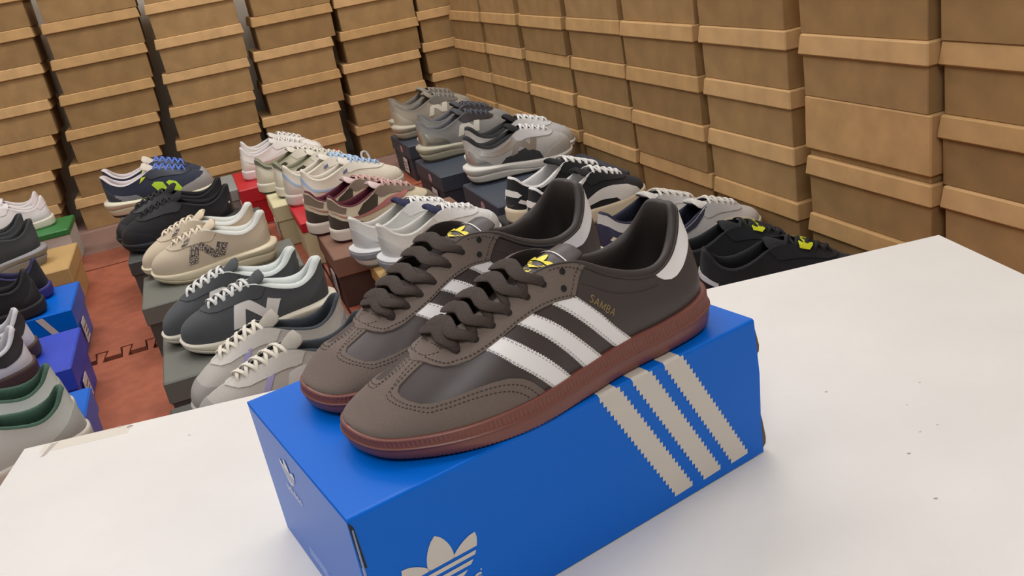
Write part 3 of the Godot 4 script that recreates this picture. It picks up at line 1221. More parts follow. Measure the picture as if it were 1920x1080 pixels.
# one leaning stack against a wall; left and right give the ends of the lids from the bottom box up
func carton_stack(number: int, back: bool, lefts: Array, width: float, front: float, pitch: float, base: float, count: int, deep_lid := 0, shallow := 0.0, lid_h := .036) -> void:
	var depth := .24
	var half := width * .5
	var rng := RandomNumberGenerator.new()
	rng.seed = 100 + number + (0 if back else 50)
	var lid := MB.new()
	lid.box(Vector3(-half, 0, -depth), Vector3(half, lid_h, 0), .0025, .003, -.001)
	var lid_mesh := lid.mesh()
	var bod := MB.new()
	var ins := .0075 if back else .0045
	bod.box(Vector3(-half + ins, 0, -depth + .01), Vector3(half - ins, pitch - .004, -.0055), .0015, 0.0, .0015)
	var body_mesh := bod.mesh()
	var wall_name := "back wall" if back else "side wall"
	var y := base
	for i in count:
		var low: bool = i == 0 and shallow > 0.0
		var p: float = shallow if low else pitch
		var along: float = lefts[mini(i, lefts.size() - 1)] + (0.0 if i < lefts.size() else (lefts[lefts.size() - 1] - lefts[maxi(lefts.size() - 2, 0)]) * (i - lefts.size() + 1))
		along += half + rng.randf_range(-.003, .003)
		var out: float = rng.randf_range(-.005, .004)
		var at := Vector3(along, y, front + out) if back else Vector3(front - out, y, -along)
		var kind := "deep lidded box %s up in the %s stack from the corner along the %s" if i == deep_lid and deep_lid > 0 else "cardboard box %s up in the %s stack from the corner along the %s"
		var root := thing("cardboard_box", kind % [ordinals[i + 1], ordinals[number], wall_name], "box", at, (0.0 if back else -PI / 2) + rng.randf_range(-.006, .006), "cardboard boxes stacked along the walls")
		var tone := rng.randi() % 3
		var bm := mat("shaded cardboard body %d" % tone, ["ae8a59", "b59160", "a68354"][tone], .82, {"tex": "board", "scale": 2.2})  # body colour darkened for the shade under the lid overhang
		var lm := mat("lit cardboard lid %d" % tone, ["d6ab73", "dbb17a", "cfa56d"][tone], .8, {"tex": "board", "scale": 2.2})  # same board as the body, painted lighter where the lid catches light
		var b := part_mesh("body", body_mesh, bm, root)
		if low:
			b.scale.y = p / pitch
		if i == deep_lid and deep_lid > 0:
			var d := MB.new()
			d.box(Vector3(-half, p - .098, -depth), Vector3(half, p, 0), .0025, .002, .0)
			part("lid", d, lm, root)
		else:
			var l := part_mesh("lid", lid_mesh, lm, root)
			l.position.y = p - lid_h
		y += p

# ------------------------------------------------------------------ the blue box under the brown pair
func blue_box(at: Vector3, turn: float) -> void:
	var hx := .165
	var hz := .101
	var h := .1172
	var root := thing("shoe_box", "glossy blue shoe box with three pale stripes, on the white table under the brown sneakers", "shoe box", at, turn)
	var blue := mat("glossy blue board", "0066d0", .32, {"spec": .32})
	var inside := mat("bare brown board", "6b5546", .85)
	var pale := mat("pale grey print", "cfc7bd", .5)
	var mb := MB.new()
	mb.box(Vector3(-hx + .0015, 0, -hz), Vector3(hx - .004, h - .0045, hz - .0035), .001)
	part("body", mb, blue, root)
	# left end panel
	mb = MB.new()
	mb.box(Vector3(-hx - .0003, 0, -hz + .001), Vector3(-hx + .0018, h - .002, hz - .001), .0007)
	part("end_panel", mb, blue, root)
	# lid: top and front flap folded from one sheet
	mb = MB.new()
	var prof := [Vector2(-hz, h - .003), Vector2(-hz, h - .0008), Vector2(-hz + .001, h)]
	for i in 9:
		prof.append(Vector2(lerpf(-hz + .004, hz - .004, i / 8.0), h - .0007 * sin(PI * i / 8.0)))
	for i in 6:
		var a := PI / 2 * i / 5.0
		prof.append(Vector2(hz - .0022 + sin(a) * .0022, h - .0022 + cos(a) * .0022))
	prof.append_array([Vector2(hz, h * .6), Vector2(hz, h * .3), Vector2(hz, .001), Vector2(hz - .0016, .001), Vector2(hz - .0016, h - .004), Vector2(-hz + .002, h - .003)])
	var rows := []
	for q in prof:
		var f := clampf((h - q.y) / h, 0.0, 1.0) if q.x > hz - .002 else 0.0
		var l := -hx + (.0022 + .0012 * f if f > .02 else 0.0)
		var r := hx + (-.0006 if f < .30 else .0012 if f < .64 else -.0008)
		rows.append(PackedVector3Array([Vector3(l, q.y, q.x), Vector3(l + .004, q.y, q.x), Vector3(r - .004, q.y, q.x), Vector3(r, q.y, q.x)]))
	mb.grid(rows)
	part("lid", mb, blue, root)
	# dark sheet paints the shade in the near corner gap around the tucked flap
	mb = MB.new()
	mb.fan(PackedVector3Array([Vector3(-hx - .0004, h - .0010, hz + .0006), Vector3(-hx + .0002, h - .034, hz + .0006), Vector3(-hx + .0036, h - .036, hz + .0006), Vector3(-hx + .0024, h - .006, hz + .0006)]))
	part("gap_shade", mb, mat("box gap shade", "2b2a2c", .9), root)
	mb = MB.new()
	mb.box(Vector3(-hx + .0004, h - .060, hz - .001), Vector3(-hx + .0022, h - .007, hz + .0011), .0005, .0002, .0)
	part("corner_flap", mb, mat("flap edge", "8797bd", .5), root)
	# two brown board tabs sticking out at the far end
	for t in [[h - .033, h - .001], [.002, h - .074]]:
		mb = MB.new()
		var y0: float = t[0]
		var y1: float = t[1]
		var lo := PackedVector3Array()
		var outl := [Vector2(0, y1), Vector2(0, y0), Vector2(.003, y0), Vector2(.0062, y0 + .003), Vector2(.0068, y0 + .008), Vector2(.0045, lerpf(y0, y1, .6)), Vector2(.001, y1)]
		for s in [hz - .003, hz - .0045]:
			lo = PackedVector3Array()
			for q in outl: lo.append(Vector3(hx - .001 + q.x, q.y, s))
			mb.fan(lo, s < hz - .004)
		var n := outl.size()
		for i in n:
			var a: Vector2 = outl[i]
			var b: Vector2 = outl[(i + 1) % n]
			mb.fan(PackedVector3Array([Vector3(hx - .001 + a.x, a.y, hz - .0045), Vector3(hx - .001 + b.x, b.y, hz - .0045), Vector3(hx - .001 + b.x, b.y, hz - .003), Vector3(hx - .001 + a.x, a.y, hz - .003)]))
		part("side_tab", mb, inside, root)
	# three pinked stripes over the top edge and down the front
	var e := .0004
	for k in 3:
		var xa := -hx + .1834 + .0288 * k
		mb = MB.new()
		var w := .0150
		var fold := func(q: Vector2) -> Vector3:        # q.y from the edge: above on the lid, below on the front
			if q.y > .0017:
				return Vector3(q.x, h + e - .0003, hz - q.y)
			if q.y > -.0017:
				var a := PI / 2 * (.0017 - q.y) / .0034
				return Vector3(q.x, h - .0022 + cos(a) * (.0022 + e), hz - .0022 + sin(a) * (.0022 + e))
			return Vector3(q.x, h + q.y, hz + e)
		var n := 24
		for i in n:
			var y0 := lerpf(-.001, -.1095, float(i) / n)
			var y1 := lerpf(-.001, -.1095, float(i + 1) / n)
			var x0 := xa + .0562 * (-y0 / .1105)
			var x1 := xa + .0562 * (-y1 / .1105)
			var b0 := mb.v(fold.call(Vector2(x0, y0)))
			var b1 := mb.v(fold.call(Vector2(x1, y1)))
			var c1 := mb.v(fold.call(Vector2(x1 + w, y1 + .0006)))
			var c0 := mb.v(fold.call(Vector2(x0 + w, y0 + .0006)))
			mb.quad(b0, b1, c1, c0)
			var t0 := mb.v(fold.call(Vector2(x0 - .0004, y1)))
			mb.tri(b0, t0, b1)
			var t1 := mb.v(fold.call(Vector2(x1 + w + .0004, y0 + .0006)))
			mb.tri(c0, c1, t1)
		var strip := [[.030, -.0035], [.022, -.0025], [.0145, -.0012], [.010, -.0006], [.006, -.0002], [.0019, 0], [.0015, 0], [.0005, 0], [-.0005, 0], [-.0013, .0003]]
		for i in strip.size() - 1:
			var p: Array = strip[i]
			var q: Array = strip[i + 1]
			mb.quad(mb.v(fold.call(Vector2(xa + p[1], p[0]))), mb.v(fold.call(Vector2(xa + q[1], q[0]))), mb.v(fold.call(Vector2(xa + w + q[1], q[0]))), mb.v(fold.call(Vector2(xa + w + p[1], p[0]))))
		part("stripe", mb, pale, root)
	# the emblem and word on the front
	mb = MB.new()
	var put := func(q: Vector2) -> Vector3: return Vector3(-hx + .0490 + q.x * .0262, h - .0606 + q.y * .0262, hz + e)
	flat_polys(mb, three_leaf_mark(), put)
	part("emblem", mb, pale, root)
	mb = MB.new()
	put = func(q: Vector2) -> Vector3: return Vector3(-hx + .0232 + q.x * .00745, h - .0995 + .0122 + q.y * .0066, hz + e)
	word(mb, "adidas", .26, put, .08)
	put = func(q: Vector2) -> Vector3: return Vector3(-hx + .0728 + q.x * .0018, h - .0800 + q.y * .0018, hz + e)
	mb.fan(PackedVector3Array([put.call(Vector2(.2, .2)), put.call(Vector2(.8, .2)), put.call(Vector2(.8, .8)), put.call(Vector2(.2, .8))]))
	part("lettering", mb, pale, root)
	# the small white emblem, word and fine print on the end
	var white := mat("white print", "e6e8ee", .5)
	mb = MB.new()
	put = func(q: Vector2) -> Vector3: return Vector3(-hx - .0008, h - .0275 + q.y * .0125, hz - .1262 + q.x * .0150)
	flat_polys(mb, three_leaf_mark(), put)
	part("emblem", mb, white, root)
	mb = MB.new()
	put = func(q: Vector2) -> Vector3: return Vector3(-hx - .0008, h - .0490 + q.y * .0048, hz - .1430 + q.x * .0046)
	word(mb, "adidas", .22, put)
	part("lettering", mb, white, root)
	mb = MB.new()
	for i in 3:
		mb.box(Vector3(-hx - .0007, .013 + .003 * i, hz - .135), Vector3(-hx - .0003, .0137 + .003 * i, hz - .085 - .006 * i))
	part("fine_print", mb, mat("faint print", "9fb0d8", .5), root)

# ------------------------------------------------------------------ the scene
func _ready() -> void:
	var cam := Camera3D.new()
	cam.name = "camera"
	cam.fov = 36.147
	cam.near = .02
	cam.transform = Transform3D(Basis(Vector3(.920294, -.169528, .352590), Vector3(.281886, .912284, -.297116), Vector3(-.271292, .372824, .887357)), Vector3(0, .772, 0))
	add_child(cam)
	cam.current = true
	var env := Environment.new()
	env.background_mode = Environment.BG_COLOR
	env.background_color = Color(.55, .53, .5)
	env.tonemap_mode = Environment.TONE_MAPPER_LINEAR
	env.tonemap_exposure = 1.1
	env.sdfgi_enabled = true
	env.ssao_enabled = true
	env.ssil_enabled = true
	var we := WorldEnvironment.new()
	we.name = "world_environment"
	we.environment = env
	add_child(we)
	make_textures()
	var lamp_names := ["over the back aisle", "over the stacked boxes by the side wall", "over the white table on the aisle side", "over the white table by the side wall", "over the open floor away from the side wall", "added behind the white table as fill light"]
	for p in [Vector3(-.75, 2.62, -2.7), Vector3(.75, 2.62, -2.7), Vector3(-.75, 2.62, -.9), Vector3(.75, 2.62, -.9), Vector3(-2.6, 2.62, -1.6), Vector3(-.6, 2.62, 1.2)]:
		ceiling_light(p, 3.3 if p.z > 0.0 else 1.7 if p.z < -2.0 else .42, lamp_names.pop_front())  # the last panel is an added fill lamp for the sides facing the camera
	room()
	table()
	blue_box(Vector3(.1540, .36, -.5755), deg_to_rad(11.5716))
	brown_sneaker("brown suede sneaker with gold lettering on its side, along the blue box's front edge", Vector3(.30387, .4772, -.5524), deg_to_rad(194.515), -1.0, true)
	brown_sneaker("brown suede sneaker standing behind its lettered mate on the blue box", Vector3(.27886, .4772, -.66544), deg_to_rad(196.7), 1.0, true)
	cartons()
	display_boxes()
	string_loop()
	display_pairs()

func ceiling_light(p: Vector3, energy: float, place: String) -> void:
	var root := thing("ceiling_light", "flat white ceiling light panel " + place, "ceiling light", p, 0.0, "ceiling light panels")
	var mb := MB.new()
	mb.box(Vector3(-.62, 0, -.32), Vector3(.62, .06, .32), .004)
	part("frame", mb, mat("lamp frame", "e8e8e6", .5), root)
	var m := mat("lamp glow", "ffffff", .6)
	m.emission_enabled = true
	m.emission = Color("fefdff")
	m.emission_energy_multiplier = 2.0
	mb = MB.new()
	mb.box(Vector3(-.6, -.004, -.3), Vector3(.6, .004, .3))
	part("diffuser", mb, m, root)
	var l := AreaLight3D.new()
	l.name = "area_light"
	l.area_size = Vector2(1.2, .6)
	l.light_energy = energy
	l.light_color = Color("fefdff")
	l.shadow_enabled = true
	l.area_range = 12.0
	l.area_attenuation = 2.0
	l.position = Vector3(0, -.012, 0)
	l.rotation.x = -PI / 2
	root.add_child(l)

func room() -> void:
	var plaster := mat("cream plaster", "d9d2c4", .9, {"tex": "blotch", "scale": .6})
	var walls := {"wall_back": [Vector3(-3.6, -.2, -4.05), Vector3(1.55, 2.8, -3.9)], "wall_side": [Vector3(1.4, -.2, -3.9), Vector3(1.55, 2.8, 3.0)], "wall_far_side": [Vector3(-3.6, -.2, -3.9), Vector3(-3.45, 2.8, 3.0)], "wall_front": [Vector3(-3.6, -.2, 3.0), Vector3(1.55, 2.8, 3.15)]}
	for k in walls:
		var mb := MB.new()
		mb.box(walls[k][0], walls[k][1])
		structure(k, mb, plaster)
	var mb := MB.new()
	mb.box(Vector3(-3.6, 2.7, -4.05), Vector3(1.55, 2.85, 3.15))
	structure("ceiling", mb, mat("white ceiling", "e6e3dc", .9))
	mb = MB.new()
	mb.box(Vector3(-3.6, -.2, -4.05), Vector3(1.55, -.012, 3.15))
	var fl := structure("floor", mb, mat("dark underfloor", "2a2420", .9))
	# worn tiles along the back wall, behind the mats
	var tm := [mat("tile a", "97786c", .55, {"tex": "blotch", "scale": 3.0}), mat("tile b", "8f7166", .55, {"tex": "blotch", "scale": 3.0})]
	for i in 9:
		for j in 2:
			mb = MB.new()
			var x := -1.9 + .33 * i
			var z := -3.545 + .33 * j - .33
			mb.box(Vector3(x + .002, -.012, z + .002), Vector3(x + .328, 0, z + (.328 if j == 0 else .332)), .0015)
			part("tile", mb, tm[(i * 3 + j) % 2], fl)
	# rust red foam mats that lock into each other with a toothed edge
	var red := [mat("red foam a", "aa5d41", .75, {"tex": "mat", "scale": 2.0}), mat("red foam b", "a35c43", .75, {"tex": "mat", "scale": 2.0}), mat("red foam c", "ae6043", .75, {"tex": "mat", "scale": 2.0})]
	var zs := [-3.21, -2.995, -2.20, -1.38, -.56]
	var xs := [-1.45, -.62, .20, 1.04, 1.40]
	for i in 4:
		for j in 4:
			var o := PackedVector2Array([Vector2(xs[i] + .003, zs[j] + .007), Vector2(xs[i + 1] - .003, zs[j] + .007)])
			if j == 1:                      # front edge with teeth
				o.append(Vector2(xs[i + 1] - .003, zs[j + 1] - .004))
				var n := int((xs[i + 1] - xs[i]) / .058)
				for k in range(n - 1, -1, -1):
					var x: float = xs[i] + .006 + .058 * k
					o.append_array(PackedVector2Array([Vector2(x + .046, zs[j + 1] - .004), Vector2(x + .050, zs[j + 1] + .040), Vector2(x + .014, zs[j + 1] + .040), Vector2(x + .020, zs[j + 1] - .004)]))
				o.append(Vector2(xs[i] + .003, zs[j + 1] - .004))
			elif j == 2:                    # the mate of that edge, cut a little wide
				o = PackedVector2Array([Vector2(xs[i] + .003, zs[j + 1] - .004), Vector2(xs[i] + .003, zs[j] + .006)])
				var n := int((xs[i + 1] - xs[i]) / .058)
				for k in n:
					var x: float = xs[i] + .006 + .058 * k
					o.append_array(PackedVector2Array([Vector2(x + .014, zs[j] + .004), Vector2(x + .009, zs[j] + .070), Vector2(x + .0555, zs[j] + .070), Vector2(x + .052, zs[j] + .004)]))
				o.append(Vector2(xs[i + 1] - .003, zs[j] + .006))
				o.append(Vector2(xs[i + 1] - .003, zs[j + 1] - .004))
			else:
				o.append(Vector2(xs[i + 1] - .003, zs[j + 1] - .004))
				o.append(Vector2(xs[i] + .003, zs[j + 1] - .004))
			slab(o, -.012, 0.0, red[(i + j * 2) % 3], "floor_mat", "rust red foam floor mat, %s from the back wall, %s from the side wall" % [ordinals[j + 1], ordinals[4 - i]])

func slab(o: PackedVector2Array, y0: float, y1: float, m: Material, called: String, label: String) -> void:
	var mb := MB.new()
	if Geometry2D.is_polygon_clockwise(o): o.reverse()
	var t := Geometry2D.triangulate_polygon(o)
	var b := mb.P.size()
	for p in o: mb.v(Vector3(p.x, y1, p.y))
	for k in range(0, t.size(), 3):
		if (o[t[k + 1]] - o[t[k]]).cross(o[t[k + 2]] - o[t[k]]) > 0: mb.tri(b + t[k], b + t[k + 2], b + t[k + 1])
		else: mb.tri(b + t[k], b + t[k + 1], b + t[k + 2])
	for i in o.size():
		var p := o[i]
		var q := o[(i + 1) % o.size()]
		mb.fan(PackedVector3Array([Vector3(p.x, y0, p.y), Vector3(p.x, y1, p.y), Vector3(q.x, y1, q.y), Vector3(q.x, y0, q.y)]))
	tag(part(called, mb, m, self), label, "floor mat", "foam mats on the floor")

func table() -> void:
	# origin at the back corner beside the side wall; x along the back edge, z towards the viewer
	var turn := atan2(-.194276, 1.024527)
	var root := thing("table", "low white table with bare laminate top under the blue box", "table", Vector3(.75686, 0, -.75786), turn)
	var w := 1.0428
	var d := 1.05
	var white := mat("white laminate", "e6e3de", .36, {"tex": "blotch", "scale": 1.4})
	var mb := MB.new()
	mb.box(Vector3(-w, .325, 0), Vector3(0, .36, d), .0012)
	part("tabletop", mb, white, root)
	mb = MB.new()
	mb.box(Vector3(-w + .05, .265, .05), Vector3(-.05, .325, d - .05), .001)
	part("apron", mb, white, root)
	for x in [-w + .05, -.11]:
		for z in [.05, d - .11]:
			mb = MB.new()
			mb.box(Vector3(x, 0, z), Vector3(x + .06, .27, z + .06), .003)
			part("leg", mb, white, root)
	# marks on the top: a strip of clear tape, a grey rub, specks of dirt
	mb = MB.new()
	mb.box(Vector3(-w + .022, .36, .0015), Vector3(-w + .112, .36012, .021))
	var tape := part("tape_strip", mb, mat("clear tape", "dcd5c9", .25), root)
	mb = MB.new()
	var rub := [Vector2(-w + .026, .030), Vector2(-w + .030, .029), Vector2(-w + .037, .004), Vector2(-w + .030, .004)]
	for r in [0.0]:
		var loop := PackedVector3Array()
		for q in rub: loop.append(Vector3(q.x, .36018, q.y))
		mb.fan(loop)
	part("grey_rub", mb, mat("grey rub", "b3aba2", .8), root)
	mb = MB.new()
	var rng := RandomNumberGenerator.new()
	rng.seed = 5
	for s in [[.431, -.554, .0011], [.447, -.464, .0009], [.464, -.464, .0007], [.467, -.499, .0007], [.42, -.447, .0013], [.396, -.397, .0014], [.50, -.52, .0008], [.53, -.44, .001], [-.16, -.925, .003], [-.17, -.932, .0022], [-.1, -.86, .0012]]:
		var p := root.transform.affine_inverse() * Vector3(s[0], .36, s[1])
		var lp := PackedVector3Array()
		var a0 := rng.randf() * TAU
		for i in 7:
			var a := -TAU * i / 7
			var r: float = s[2] * rng.randf_range(.6, 1.0)
			lp.append(Vector3(p.x + cos(a + a0) * r * 1.6, .36015, p.z + sin(a + a0) * r))
		mb.fan(lp)
	var sp := part("dirt_speck", mb, mat("dirt", "a79f95", .9), root)
	sp.set_meta("kind", "stuff")

func cartons() -> void:
	carton_stack(6, true, [-.900, -.879, -.835, -.804, -.788, -.778, -.77, -.765], .328, -3.57, .1235, 0.0, 8)
	carton_stack(5, true, [-.515, -.494, -.467, -.447, -.431, -.422, -.413], .328, -3.57, .1235, 0.0, 7)
	carton_stack(4, true, [-.130, -.115, -.100, -.087, -.078, -.077, -.072], .320, -3.57, .1235, 0.0, 7)
	carton_stack(3, true, [.212, .219, .252, .254, .280, .285], .309, -3.57, .1235, 0.0, 6, 0, .134)
	carton_stack(2, true, [.565, .573, .576, .590, .597, .60], .319, -3.57, .1235, 0.0, 6, 0, .142)
	carton_stack(1, true, [.925, .921, .908, .912, .915], .33, -3.57, .1235, 0.0, 5, 0, .158)
	var side := [[1, 3.183, .360], [2, 2.815, .350], [3, 2.432, .343], [4, 2.075, .333], [5, 1.722, .343], [6, 1.402, .303], [7, 1.048, .305], [8, .715, .328]]
	for s in side:
		var a: float = s[1]
		carton_stack(s[0], false, [a - .012, a - .012, a - .006, a, a + .003, a + .005], s[2], 1.035 if s[0] != 7 else 1.022, .111, 0.0, 6, 3 if s[0] == 7 else 0, .068)

func display_boxes() -> void:
	var charcoal := mat("charcoal board", "4a4b46", .6)
	var charlid := mat("charcoal lid", "6c6d65", .55)
	var navy := mat("navy board", "333a45", .55)
	var navylid := mat("navy lid", "3b434f", .5)
	var black := mat("black board", "1e1f24", .55)
	var red := mat("red board", "c2222c", .45)
	var cream := mat("cream board", "d8d0a6", .6)
	var brown := mat("dark brown board", "4a3630", .55)
	var brownlid := mat("brown lid", "83604f", .5)
	var tan := mat("tan board", "bd9a62", .7)
	var blue := mat("glossy blue board", "0066d0", .34)
	var violet := mat("violet blue board", "2d48c0", .45)
	var green := mat("green board", "2f7a3c", .5)
	var white := mat("white board", "d5d0c8", .6)
	var grey := mat("grey board", "8f918c", .6)
	shoe_box("grey shoe box in the row below the multicoloured running shoes", -.33, .05, -3.31, -3.04, .13, grey, grey, .04)
	shoe_box("charcoal shoe box under the black mesh running shoes", -.285, .09, -2.72, -2.46, .13, charcoal, charcoal, .04)
	shoe_box("charcoal shoe box under the cream running shoes", -.242, .13, -2.29, -2.04, .13, charcoal, charlid, .045)
	shoe_box("charcoal shoe box under the grey suede running shoes", -.196, .16, -1.84, -1.575, .13, charcoal, charlid, .045)
	shoe_box("charcoal shoe box under the pale grey running shoes with lilac piping", -.185, .19, -1.46, -1.20, .13, charcoal, charcoal, .045)
	shoe_box("red shoe box under the all white sneakers", .05, .44, -3.31, -3.0, .13, red, red, .05)
	shoe_box("cream shoe box under the white sneakers with olive collars", .125, .50, -2.90, -2.66, .13, cream, cream, .05, -1)
	shoe_box("cream shoe box with red lid edge under the white sneakers with light blue trim", .170, .48, -2.64, -2.40, .13, cream, red, .03)
	shoe_box("dark brown shoe box under the maroon and brown sneakers", .195, .57, -2.275, -2.01, .13, brown, brownlid, .05, -1)
	shoe_box("tan shoe box under the white and grey running shoes with navy laces", .262, .565, -1.925, -1.66, .13, tan, tan, .04)
	var navies := []
	navies.append(shoe_box("navy shoe box under the taupe running shoes nearest the back wall", .645, 1.0, -3.30, -3.03, .13, navy, navylid, .05, -1))
	navies.append(shoe_box("navy shoe box under the silver grey running shoes with dark laces", .608, .985, -2.80, -2.50, .13, navy, navylid, .05, -1))
	navies.append(shoe_box("navy shoe box under the white and silver running shoes with black collars", .632, 1.01, -2.36, -2.06, .13, navy, navylid, .05, -1))
	for b in navies:
		var lid_part: Node = b.get_node("lid")
		var box := (lid_part as MeshInstance3D).mesh.get_aabb()
		var mb := MB.new()
		var x := box.position.x - .0005
		var lp := PackedVector3Array()
		for i in 16:
			lp.append(Vector3(x, .104 + .013 * sin(TAU * i / 16), .02 + .016 * cos(TAU * i / 16)))
		mb.fan(lp, true)
		part("round_mark", mb, mat("pink mark", "c99aa2", .6), lid_part)
	shoe_box("black shoe box under the black suede sneakers", .580, .90, -1.93, -1.68, .15, black, black, .05)
	shoe_box("black shoe box under the pale grey sneakers with cream side band", .72, 1.01, -1.655, -1.425, .10, black, black, .04)
	shoe_box("low black shoe box under the black sneakers with yellow badges", .70, 1.0, -1.42, -1.18, .10, black, black, .03)
	shoe_box("white shoe box with green lid under the white and pink sneakers", -.86, -.49, -3.29, -3.08, .13, white, green, .02)
	shoe_box("tan shoe box under the dark grey running shoes", -.83, -.445, -2.86, -2.58, .13, tan, tan, .045)
	var striped := shoe_box("bright blue shoe box with a pale stripe, under the black sneakers", -.80, -.405, -2.42, -2.19, .13, blue, blue, .05, 1)
	for x in [-.546, -.594]:
		var mb := MB.new()
		var q := PackedVector3Array()
		for c in [[x + .061, .126], [x + .097, .055], [x + .113, .055], [x + .077, .126]]:
			q.append(Vector3(c[0] + .6025, c[1], .1165))
		mb.fan(q)
		part("stripe", mb, mat("pale grey print", "cfc7bd", .5), striped)
	shoe_box("violet blue shoe box under the white and black sneakers with dark gum soles", -.77, -.372, -2.04, -1.80, .13, violet, violet, .05, 1)
	shoe_box("bright blue shoe box under the pale grey sneakers with green lining", -.72, -.326, -1.67, -1.40, .13, blue, blue, .05)

func string_loop() -> void:
	var mb := MB.new()
	var pts := []
	for c in [[.500, .004, -3.33], [.530, .004, -3.38], [.560, .010, -3.43], [.575, .030, -3.46], [.570, .055, -3.475], [.552, .060, -3.47], [.548, .040, -3.46], [.566, .022, -3.44], [.590, .006, -3.40], [.600, .004, -3.36]]:
		pts.append(Vector3(c[0], c[1], c[2]))
	var line := []
	for i in pts.size() - 1:
		for j in 4:
			line.append(pts[i].cubic_interpolate(pts[i + 1], pts[maxi(i - 1, 0)], pts[mini(i + 2, pts.size() - 1)], j / 4.0))
	mb.tube(line, fill_v(Vector3(.3, .8, .5), line.size()), fill(.0055, line.size()), fill(.004, line.size()), 6)
	tag(part("string", mb, cloth("cfccc8"), self), "loose loop of white string on the floor by the dark gap in the back wall", "string")

func fill_v(v: Vector3, n: int) -> Array:
	var a := []
	a.resize(n)
	a.fill(v)
	return a

func display_pairs() -> void:
	var n_big := [.505, .14, .195, .50]
	# the row with toes to the viewer's left, from the back
	var st := {"kind": "runner", "called": "running_shoe", "category": "running shoe", "upper": "c:2a3142", "lining": "c:d9cfcf", "tongue": "c:d8cfc0", "lace": "c:5a78c8", "sole": ["f:e2dcc2", "f:4b4c45"],
		"patches": [["heel_cup", "h:3a3d44", "H", HEELCUP], ["toe_cap", "h:9a9896", "T", MUDGUARD], ["side_overlay", "c:c8e83a", "A", [.26, .0, .66, .0, .66, .13, .46, .08]], ["side_overlay", "c:b8e03a", "A", [.66, .10, .62, .40, .58, .46, .56, .40, .60, .10]], ["side_overlay", "c:b8e03a", "A", [.57, .10, .54, .42, .49, .48, .47, .42, .51, .10]], ["side_overlay", "h:8b8f97", "A", [.40, .05, .36, .30, .20, .42, .14, .34, .24, .06]], ["lacing_panel", "h:2a2f3c", "E", EYESTAY], ["tab", "c:dbe84a", "A", [.40, .78, .42, .98, .45, .86]]]}
	pair(st, Vector2(-.345, -3.055), Vector2(-.030, -3.035), .13, "navy running shoe with neon green side marks and cream sole, in front of its pair", "navy running shoe half hidden behind its neon marked mate", "navy and neon running shoes", -.01)
	st = {"kind": "runner", "called": "running_shoe", "category": "running shoe", "upper": "c:1c1c1f", "lining": "c:17171a", "tongue": "c:1a1a1d", "lace": "c:1b1b1e", "sole": ["f:202022", "f:1a1a1c"], "patches": [["toe_cap", "h:222225", "T", MUDGUARD], ["heel_cup", "h:202023", "H", HEELCUP], ["lacing_panel", "h:1f1f22", "E", EYESTAY], ["heel_badge", "f:d8d8d8", "A", [.10, .40, .115, .40, .115, .47, .10, .47], .002]]}
	pair(st, Vector2(.011, -2.510), Vector2(-.285, -2.524), .13, "all black running shoe, in front of its pair on the charcoal box", "all black running shoe behind its all black mate", "all black running shoes", .02)
	st = {"kind": "runner", "called": "running_shoe", "category": "running shoe", "upper": "n:dccbb1", "lining": "c:d5d6cf", "tongue": "c:dccbb1", "lace": "c:ddd0ba", "sole": ["f:e3d6b8", "f:d0c09c"], "pad": 2.4, "patches": [["heel_cup", "n:d9c9b0", "H", HEELCUP], ["lacing_panel", "n:d8c8ae", "E", EYESTAY], ["emblem", "x:", "N", n_big], ["eyelet_facing", "x:", "A", [.60, .66, .63, .66, .60, .86, .57, .86], .0026]]}
	pair(st, Vector2(.070, -2.135), Vector2(-.205, -2.160), .13, "cream running shoe with spotted emblem, in front of its pair", "cream running shoe behind its spotted emblem mate", "cream running shoes", .03)
	st = {"kind": "runner", "called": "running_shoe", "category": "running shoe", "upper": "n:54575a", "lining": "c:d3dad6", "tongue": "c:4d5053", "lace": "c:dcdcd8", "sole": ["f:e4ddcb", "f:2c2c2c"], "pad": 2.4, "patches": [["heel_cup", "n:4c4f52", "H", HEELCUP], ["lacing_panel", "n:505356", "E", EYESTAY], ["emblem", "h:dedcd8", "N", n_big]]}
	pair(st, Vector2(.135, -1.655), Vector2(-.140, -1.640), .13, "grey suede running shoe with white emblem and cream sole, in front of its pair", "grey suede running shoe behind its white emblem mate", "grey suede running shoes", .03)
	st = {"kind": "runner", "called": "running_shoe", "category": "running shoe", "upper": "c:b3aea7", "lining": "c:3d4248", "tongue": "c:a9a398", "lace": "c:e5dfd0", "sole": ["f:b9b7b4", "f:6c6c6c"], "patches": [["toe_cap", "n:a9a5a0", "T", MUDGUARD], ["side_piping", "h:9d96c4", "A", [.80, .16, .72, .20, .66, .26, .62, .44, .59, .66, .56, .66, .60, .40, .65, .20, .72, .12, .80, .09], .001], ["side_overlay", "h:d2d0cc", "A", [.56, .10, .52, .50, .44, .64, .40, .60, .46, .40, .50, .08]], ["lacing_panel", "c:c9c6bf", "E", EYESTAY], ["heel_cup", "h:9b9da0", "H", HEELCUP]]}
	pair(st, Vector2(.155, -1.320), Vector2(-.110, -1.262), .13, "pale grey running shoe with lilac piping, half hidden behind the blue box", "pale grey running shoe with lilac piping, the farther of its pair from the table", "pale grey running shoes", -.005, .108)
	# the middle row, heels to the viewer's left, from the back
	st = {"kind": "chunky", "upper": "h:e3ded6", "lining": "c:ddd6d3", "tongue": "c:dedad2", "lace": "c:e4e0d8", "sole": ["f:e5ddda", "f:d8cfd0"], "patches": [["toe_cap", "h:e6e1d8", "T", MUDGUARD], ["heel_cup", "h:e2dcd0", "H", HEELCUP], ["lacing_panel", "h:e6e2da", "E", EYESTAY], ["side_mark", "h:dcd8ce", "A", SWOOSH, .001]]}
